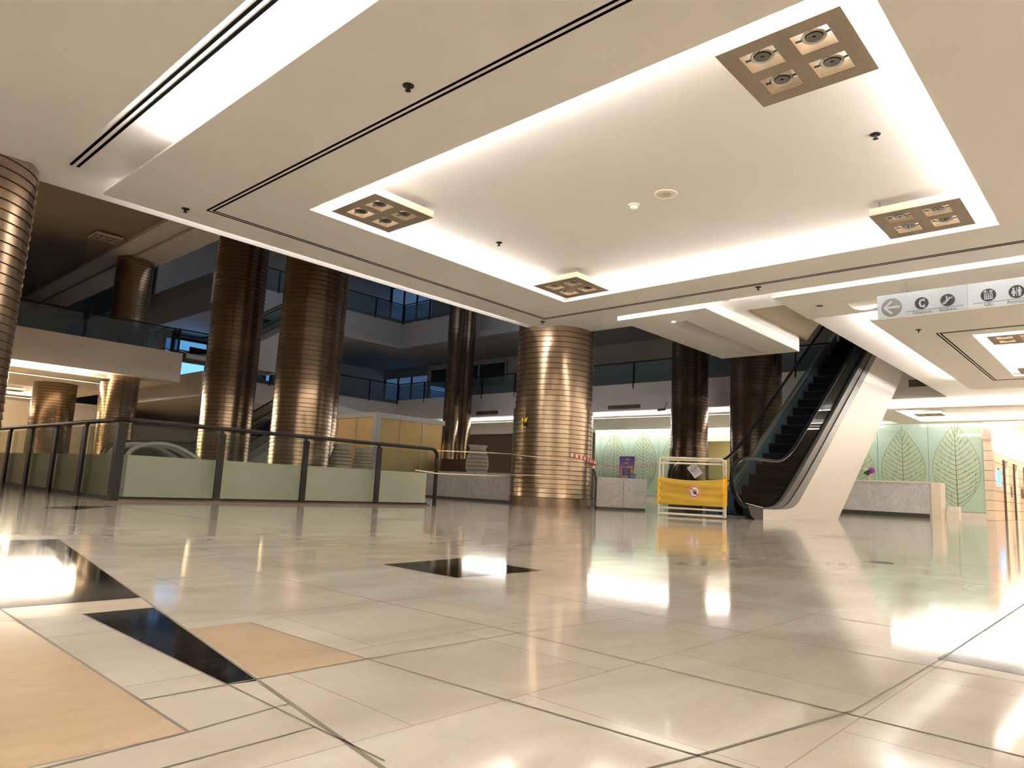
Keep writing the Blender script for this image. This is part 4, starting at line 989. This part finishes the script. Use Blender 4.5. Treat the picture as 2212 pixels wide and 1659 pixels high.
# ------------------------------------------------------------------ far side of the atrium
def balus_up(x0, x1, y0, y1, z, label, n, hgt=1.05):
    """glass railing along X or Y on an upper floor edge"""
    t = thing('glass_railing', label, 'railing', (x0, y0, z), 'upper floor glass railings')
    alongx = abs(x1 - x0) > abs(y1 - y0)
    obj('handrail', tube(B(), [(x0, y0, z + hgt), (x1, y1, z + hgt)], .035, 8), M['iron'], t)
    for i in range(n + 1):
        u = i / n; x = x0 + (x1 - x0) * u; y = y0 + (y1 - y0) * u
        obj('post', box(B(), x - .04, x + .04, y - .03, y + .03, z - .25, z + hgt), M['iron'], t)
    for i in range(n):
        u, v = (i + .03) / n, (i + .97) / n
        xa, xb, ya, yb = x0 + (x1 - x0) * u, x0 + (x1 - x0) * v, y0 + (y1 - y0) * u, y0 + (y1 - y0) * v
        bm = box(B(), xa, xb, ya - .008, ya + .008, z - .2, z + hgt - .08) if alongx else box(B(), xa - .008, xa + .008, min(ya, yb), max(ya, yb), z - .2, z + hgt - .08)
        obj('glass_panel', bm, M['glass_up'], t)
    return t
FX, FY = 28.3, 36.3
def atrium():
    # second-floor slab over the leaf hall already stands at X > 28.3; here its fascia, the far run and the third floor
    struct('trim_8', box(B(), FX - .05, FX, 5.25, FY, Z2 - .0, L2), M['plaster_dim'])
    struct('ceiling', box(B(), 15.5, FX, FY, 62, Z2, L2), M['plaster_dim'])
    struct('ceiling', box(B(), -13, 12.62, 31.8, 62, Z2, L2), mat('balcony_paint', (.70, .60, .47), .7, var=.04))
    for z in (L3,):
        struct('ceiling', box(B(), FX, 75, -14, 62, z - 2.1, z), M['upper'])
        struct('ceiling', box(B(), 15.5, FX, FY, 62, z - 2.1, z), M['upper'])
    for (z, m) in ((8.30, 'plaster_dim'), (8.55, 'plaster_dim')):
        bm = B(); box(bm, FX - .1 - (z - 8.3), FX + .35, 5.25, FY + .4, z, z + .14); box(bm, 15.5, FX, FY - .1 - (z - 8.3), FY + .3, z, z + .14)
    # stepped cornice under the third floor edge
    bm = B(); box(bm, FX - .45, FX, 5.25, FY - .45, 8.95, 9.25); box(bm, 15.5, FX, FY - .45, FY, 8.95, 9.25)
    struct('trim_2', bm, M['upper'])
    struct('trim_3', box(B(), 28.6, 28.8, 5.25, 36.3, 8.78, 8.85), M['upper'])
    # third floor at the left: brown ceiling with grey stepped edge
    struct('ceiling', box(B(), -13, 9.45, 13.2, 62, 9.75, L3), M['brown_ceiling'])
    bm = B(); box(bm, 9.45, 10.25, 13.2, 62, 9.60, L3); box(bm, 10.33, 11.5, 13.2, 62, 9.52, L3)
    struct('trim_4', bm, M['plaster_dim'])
    # upper walls and roof closing the atrium
    for z0, z1 in ((L2, L3 - 2.1), (L3, 16.5)):
        struct('wall_far', box(B(), 33.0, 33.3, 5, 39, z0, z1), M['wall'])
        struct('wall_far', box(B(), 15.5, 33.0, 44.2, 44.5, z0, z1), M['white_shop'])
    struct('wall_far', box(B(), -13, 75, 61.7, 62, 0, 16.5), M['wall'])
    struct('wall_left', box(B(), -13.3, -13, -14, 62, 0, 16.5), M['wall'])
    struct('wall_front', box(B(), -13, 75, -14.3, -14, 0, 16.5), M['wall'])
    struct('wall_near', box(B(), -13, 13.62, 10.8, 11.1, L2, 16.5), M['wall']); struct('wall_near', box(B(), 13.3, 13.6, 5.3, 10.8, L2, 16.5), M['wall']); struct('wall_near', box(B(), 13.6, 33, 4.9, 5.2, L2, 16.5), M['wall'])
    struct('ceiling', box(B(), -13, 75, -14, 62, 16.5, 16.8), M['plaster_dim'])
    # railings
    balus_up(FX - .02, FX - .02, FY - .1, 5.4, L2, 'second floor glass railing along the far side above the bright cove', 12)
    balus_up(17, FX - .02, FY - .02, FY - .02, L2, 'second floor glass railing left of the inner corner', 5)
    balus_up(FX - .02, FX - .02, FY - .1, 5.4, L3, 'third floor glass railing along the far side', 12)
    balus_up(17, FX - .02, FY - .02, FY - .02, L3, 'third floor glass railing left of the inner corner', 5)
    balus_up(-2, 12.2, 31.85, 31.85, L2, 'glass railing on the far left balcony above the lit cove', 4)
    balus_up(12.45, 12.45, 31.95, 32.75, L2, 'short return glass railing at the end of the far left balcony', 1)
    # bluish daylight windows of the upper floors
    for k, (x0, x1, z0, z1, y) in enumerate(((16.4, 18.9, 5.75, 8.4, 44.1), (10.6, 13.3, 11.9, 13.3, 61.5), (23.1, 23.4, 5.9, 8.0, 44.1))):
        w = struct('window_%d' % (k + 1), box(B(), x0, x1, y, y + .05, z0, z1), M['dusk'])
        bm = B(); ring_plate(bm, x0 - .15, x1 + .15, z0 - .15, z1 + .15, x0, x1, z0, z1, 0, .12)
        for v in bm.verts: v.co = Vector((v.co.x, y - .06 + v.co.z, v.co.y))
        obj('window_frame', bm, M['iron'], w)
    for k, (z0, z1) in enumerate(((11.2, 15.5), (6.0, 8.2))):
        w = struct('window_%d' % (k + 4), box(B(), 33.1, 33.15, 39.2, 44.0, z0, z1), M['dusk_dim'])
        for yy in (40.8, 42.4): obj('mullion', box(B(), 33.0, 33.1, yy, yy + .1, z0, z1), M['iron'], w)
    struct('wall_far', box(B(), 33.0, 33.3, 39.0, 44.2, 8.2, 8.85), M['upper']); struct('wall_far', box(B(), 33.2, 33.3, 39.0, 44.2, L2, 16.5), M['upper'])
    # shopfront window band on the second floor
    t = thing('shop_window', 'dark framed shop window on the second floor behind the railing', 'window', (32.9, 33, L2))
    obj('pane', box(B(), 32.93, 32.97, 31.0, 38.6, 7.0, 8.5), M['sign_black'], t)
    bm = B()
    for y in (31, 33.5, 36, 38.5): box(bm, 32.88, 32.98, y, y + .12, 6.9, 8.6)
    box(bm, 32.88, 32.98, 31, 38.6, 8.5, 8.62); box(bm, 32.88, 32.98, 31, 38.6, 6.88, 7.0); obj('frame', bm, M['white_shop'], t)
    # air grilles on the fascia
    for y0, y1, z0, z1, lb in ((27.1, 28.8, 4.42, 4.62, 'dark air grille on the fascia left of the big column'), (17.8, 19.63, 4.39, 4.58, 'dark air grille on the fascia right of the big column'), (5.45, 6.45, 4.72, 4.98, 'air grille above the escalator side at right')):
        t = thing('air_grille', lb, 'air vent', (FX - .06, (y0 + y1) / 2, z0))
        obj('frame', box(B(), FX - .07, FX - .05, y0, y1, z0, z1), M['shutter'], t)
        bm = B(); k = y0 + .06
        while k < y1 - .05: box(bm, FX - .085, FX - .07, k, k + .03, z0 + .03, z1 - .03); k += .09
        obj('slats', bm, M['steel_dk'], t)
    # security camera on the column behind the barrier
    t = thing('security_camera', 'small dark security camera beside the column behind the barrier', 'camera', (26.2, 15.2, 3.95))
    bm = cyl(B(), (25.95, 15.5, 3.95), (26.1, 15.2, 4.0), .05, n=12); obj('body', bm, M['steel_dk'], t); obj('mount', cyl(B(), (26.08, 15.25, 4.0), (26.1, 15.1, 4.3), .02, n=8), M['steel_dk'], t)
    # under the far left balcony
    RB = (2.0, 10.8, 40.0, 48.0)
    raft(-13, 11.0, 32.45, 34.2); raft(-13, 11.2, 34.9, 60, RB)
    strip_light('cove_tube', (-4, 32.53), (9.7, 32.53), LZ, W * 3, (0, -1, 1.2), col=(1, .86, .68)); strip_light('cove_tube', (-4, 34.98), (10.0, 34.98), LZ, W * 4, (0, -1, 1.2), col=(1, .86, .68))
    recess_lights(RB, W * 1.6, col=(1, .86, .68))
    struct('wall_far', box(B(), -13, 15.5, 50.0, 50.3, 0, Z2), M['cream'])
    tag(obj('shop_shutter', box(B(), 3.2, 9.3, 49.7, 49.95, 0, 3.4), M['shutter']), 'dark closed shop front under the far left balcony', 'shutter')
    # gold kiosk with grey trim
    t = thing('kiosk', 'gold panelled kiosk with pale trim behind the right balustrade column', 'kiosk', (20.3, 27.4, 0))
    kx, ky, kX, kY, kh = 18.4, 24.95, 22.25, 29.9, 3.36
    obj('body', box(B(), kx, kX, ky, kY, .05, kh - .17), M['gold'], t)
    bm = B(); ring_plate(bm, kx - .08, kX + .08, ky - .08, kY + .08, kx, kX, ky, kY, kh - .22, kh); obj('cornice', bm, M['grey_trim'], t)
    bm = B(); prism(bm, [(kx - .08, ky - .08), (kx + .18, ky - .08), (kx + .18, ky), (kx, ky), (kx, ky + .2), (kx - .08, ky + .2)], 'Z', 0, kh - .22); obj('corner_post', bm, M['grey_trim'], t)
    for y in (26.4, 27.9): obj('panel_joint', box(B(), kx - .015, kx, y, y + .02, .1, kh - .2), M['grey_trim'], t)
    for x in (19.7, 21.0): obj('panel_joint', box(B(), x, x + .02, ky - .015, ky, .1, kh - .2), M['grey_trim'], t)
    obj('base', box(B(), kx - .02, kX + .02, ky - .02, kY + .02, 0, .05), M['steel_dk'], t)
    # brown closed shopfronts under the fascia, with pale panels
    t = thing('shop_shutter', 'long brown closed shop front between the kiosk and the big column', 'shutter', (31, 26, 0))
    obj('shutter_curtain', box(B(), 30.9, 31.1, 22.4, 35.5, 0, 3.55), M['shutter'], t); obj('header', box(B(), 30.6, 31.1, 22.4, 35.5, 3.55, Z1), M['plaster'], t)
    for k, (y0, y1) in enumerate(((26.0, 27.3), (25.15, 25.6), (24.0, 24.75))):
        tag(obj('display_panel', box(B(), 29.9, 30.0, y0, y1, 0, 1.9 - .1 * k), M['pale_yellow']), ('widest pale yellow panel beside the striped shade', 'narrow middle pale yellow panel left of the big column', 'pale yellow panel touching the big column edge')[k], 'panel', 'pale yellow panels')
    tag(obj('cabinet', box(B(), 22.0, 22.6, 22.9, 24.6, 0, 1.55), M['shutter']), 'dark brown cabinet below the slender column', 'cabinet')
    # barrel shaped striped paper shades
    def shade(x, y, lb, s=1.0):
        t = thing('striped_shade', lb, 'lamp shade', (x, y, 0), 'barrel shaped striped shades')
        prof = [(.30, .75)] + [(.30 + .16 * math.sin(PI * (k / 10) ** .8) + (.008 if k % 2 else -.004), .75 + .115 * k) for k in range(1, 11)]
        prof = [(r * s, z * s) for r, z in prof]
        obj('shade', lathe(B(), prof, (x, y, 0), 28), M['wicker'], t, sm=20); obj('collar', lathe(B(), [(.33 * s, 1.90 * s), (.40 * s, 2.0 * s), (.38 * s, 2.0 * s)], (x, y, 0), 28, caps=False), M['grey_trim'], t)
        bm = B()
        for k in range(7): zz = (.85 + .15 * k) * s; rr = (.30 + .16 * math.sin(PI * ((zz / s - .75) / 1.15) ** .8)) * s + .004; lathe(bm, [(rr, zz), (rr + .006, zz + .012), (rr, zz + .024)], (x, y, 0), 28, caps=False)
        obj('stripe', bm, M['shutter'], t); obj('stand', lathe(B(), [(.28 * s, 0), (.25 * s, .03), (.07 * s, .06), (.07 * s, .75 * s)], (x, y, 0), 20), M['steel_dk'], t)
    shade(19.8, 20.0, 'barrel shaped striped shade standing left of the big column'); shade(13.8, 19.3, 'striped shade seen through the glass below the gold kiosk', .72); shade(12.2, 18.2, 'striped shade seen through the glass right of the dark columns', .72)
atrium()
# unseen bluish fill lamp added to brighten the atrium, and a weak dusk sky
def area(name, loc, sx, sy, w, col, rot=(0, 0, 0)):
    li = bpy.data.lights.new(name, 'AREA'); li.shape = 'RECTANGLE'; li.size = sx; li.size_y = sy; li.energy = w; li.color = col
    o = bpy.data.objects.new(name, li); COL.objects.link(o); o.location = loc; o.rotation_euler = rot
    return o
area('atrium_fill', (20, 24, 16.4), 10, 18, 330, (.74, .85, 1.0))

wd = bpy.data.worlds.new('world'); SC.world = wd; wd.use_nodes = True
wd.node_tree.nodes['Background'].inputs['Color'].default_value = (.25, .35, .6, 1); wd.node_tree.nodes['Background'].inputs['Strength'].default_value = .05

SC.view_settings.view_transform = 'Standard'
try: SC.view_settings.look = 'None'
except Exception: pass
SC.view_settings.exposure = 0.80; SC.view_settings.gamma = 1.0; SC.view_settings.use_curve_mapping = False
cy = SC.cycles
cy.max_bounces = 10; cy.diffuse_bounces = 8; cy.glossy_bounces = 4; cy.transparent_max_bounces = 16; cy.transmission_bounces = 4
cy.caustics_reflective = False; cy.caustics_refractive = False; cy.sample_clamp_indirect = 12.0
cy.use_denoising = True
try: cy.denoiser = 'OPENIMAGEDENOISE'
except Exception: pass
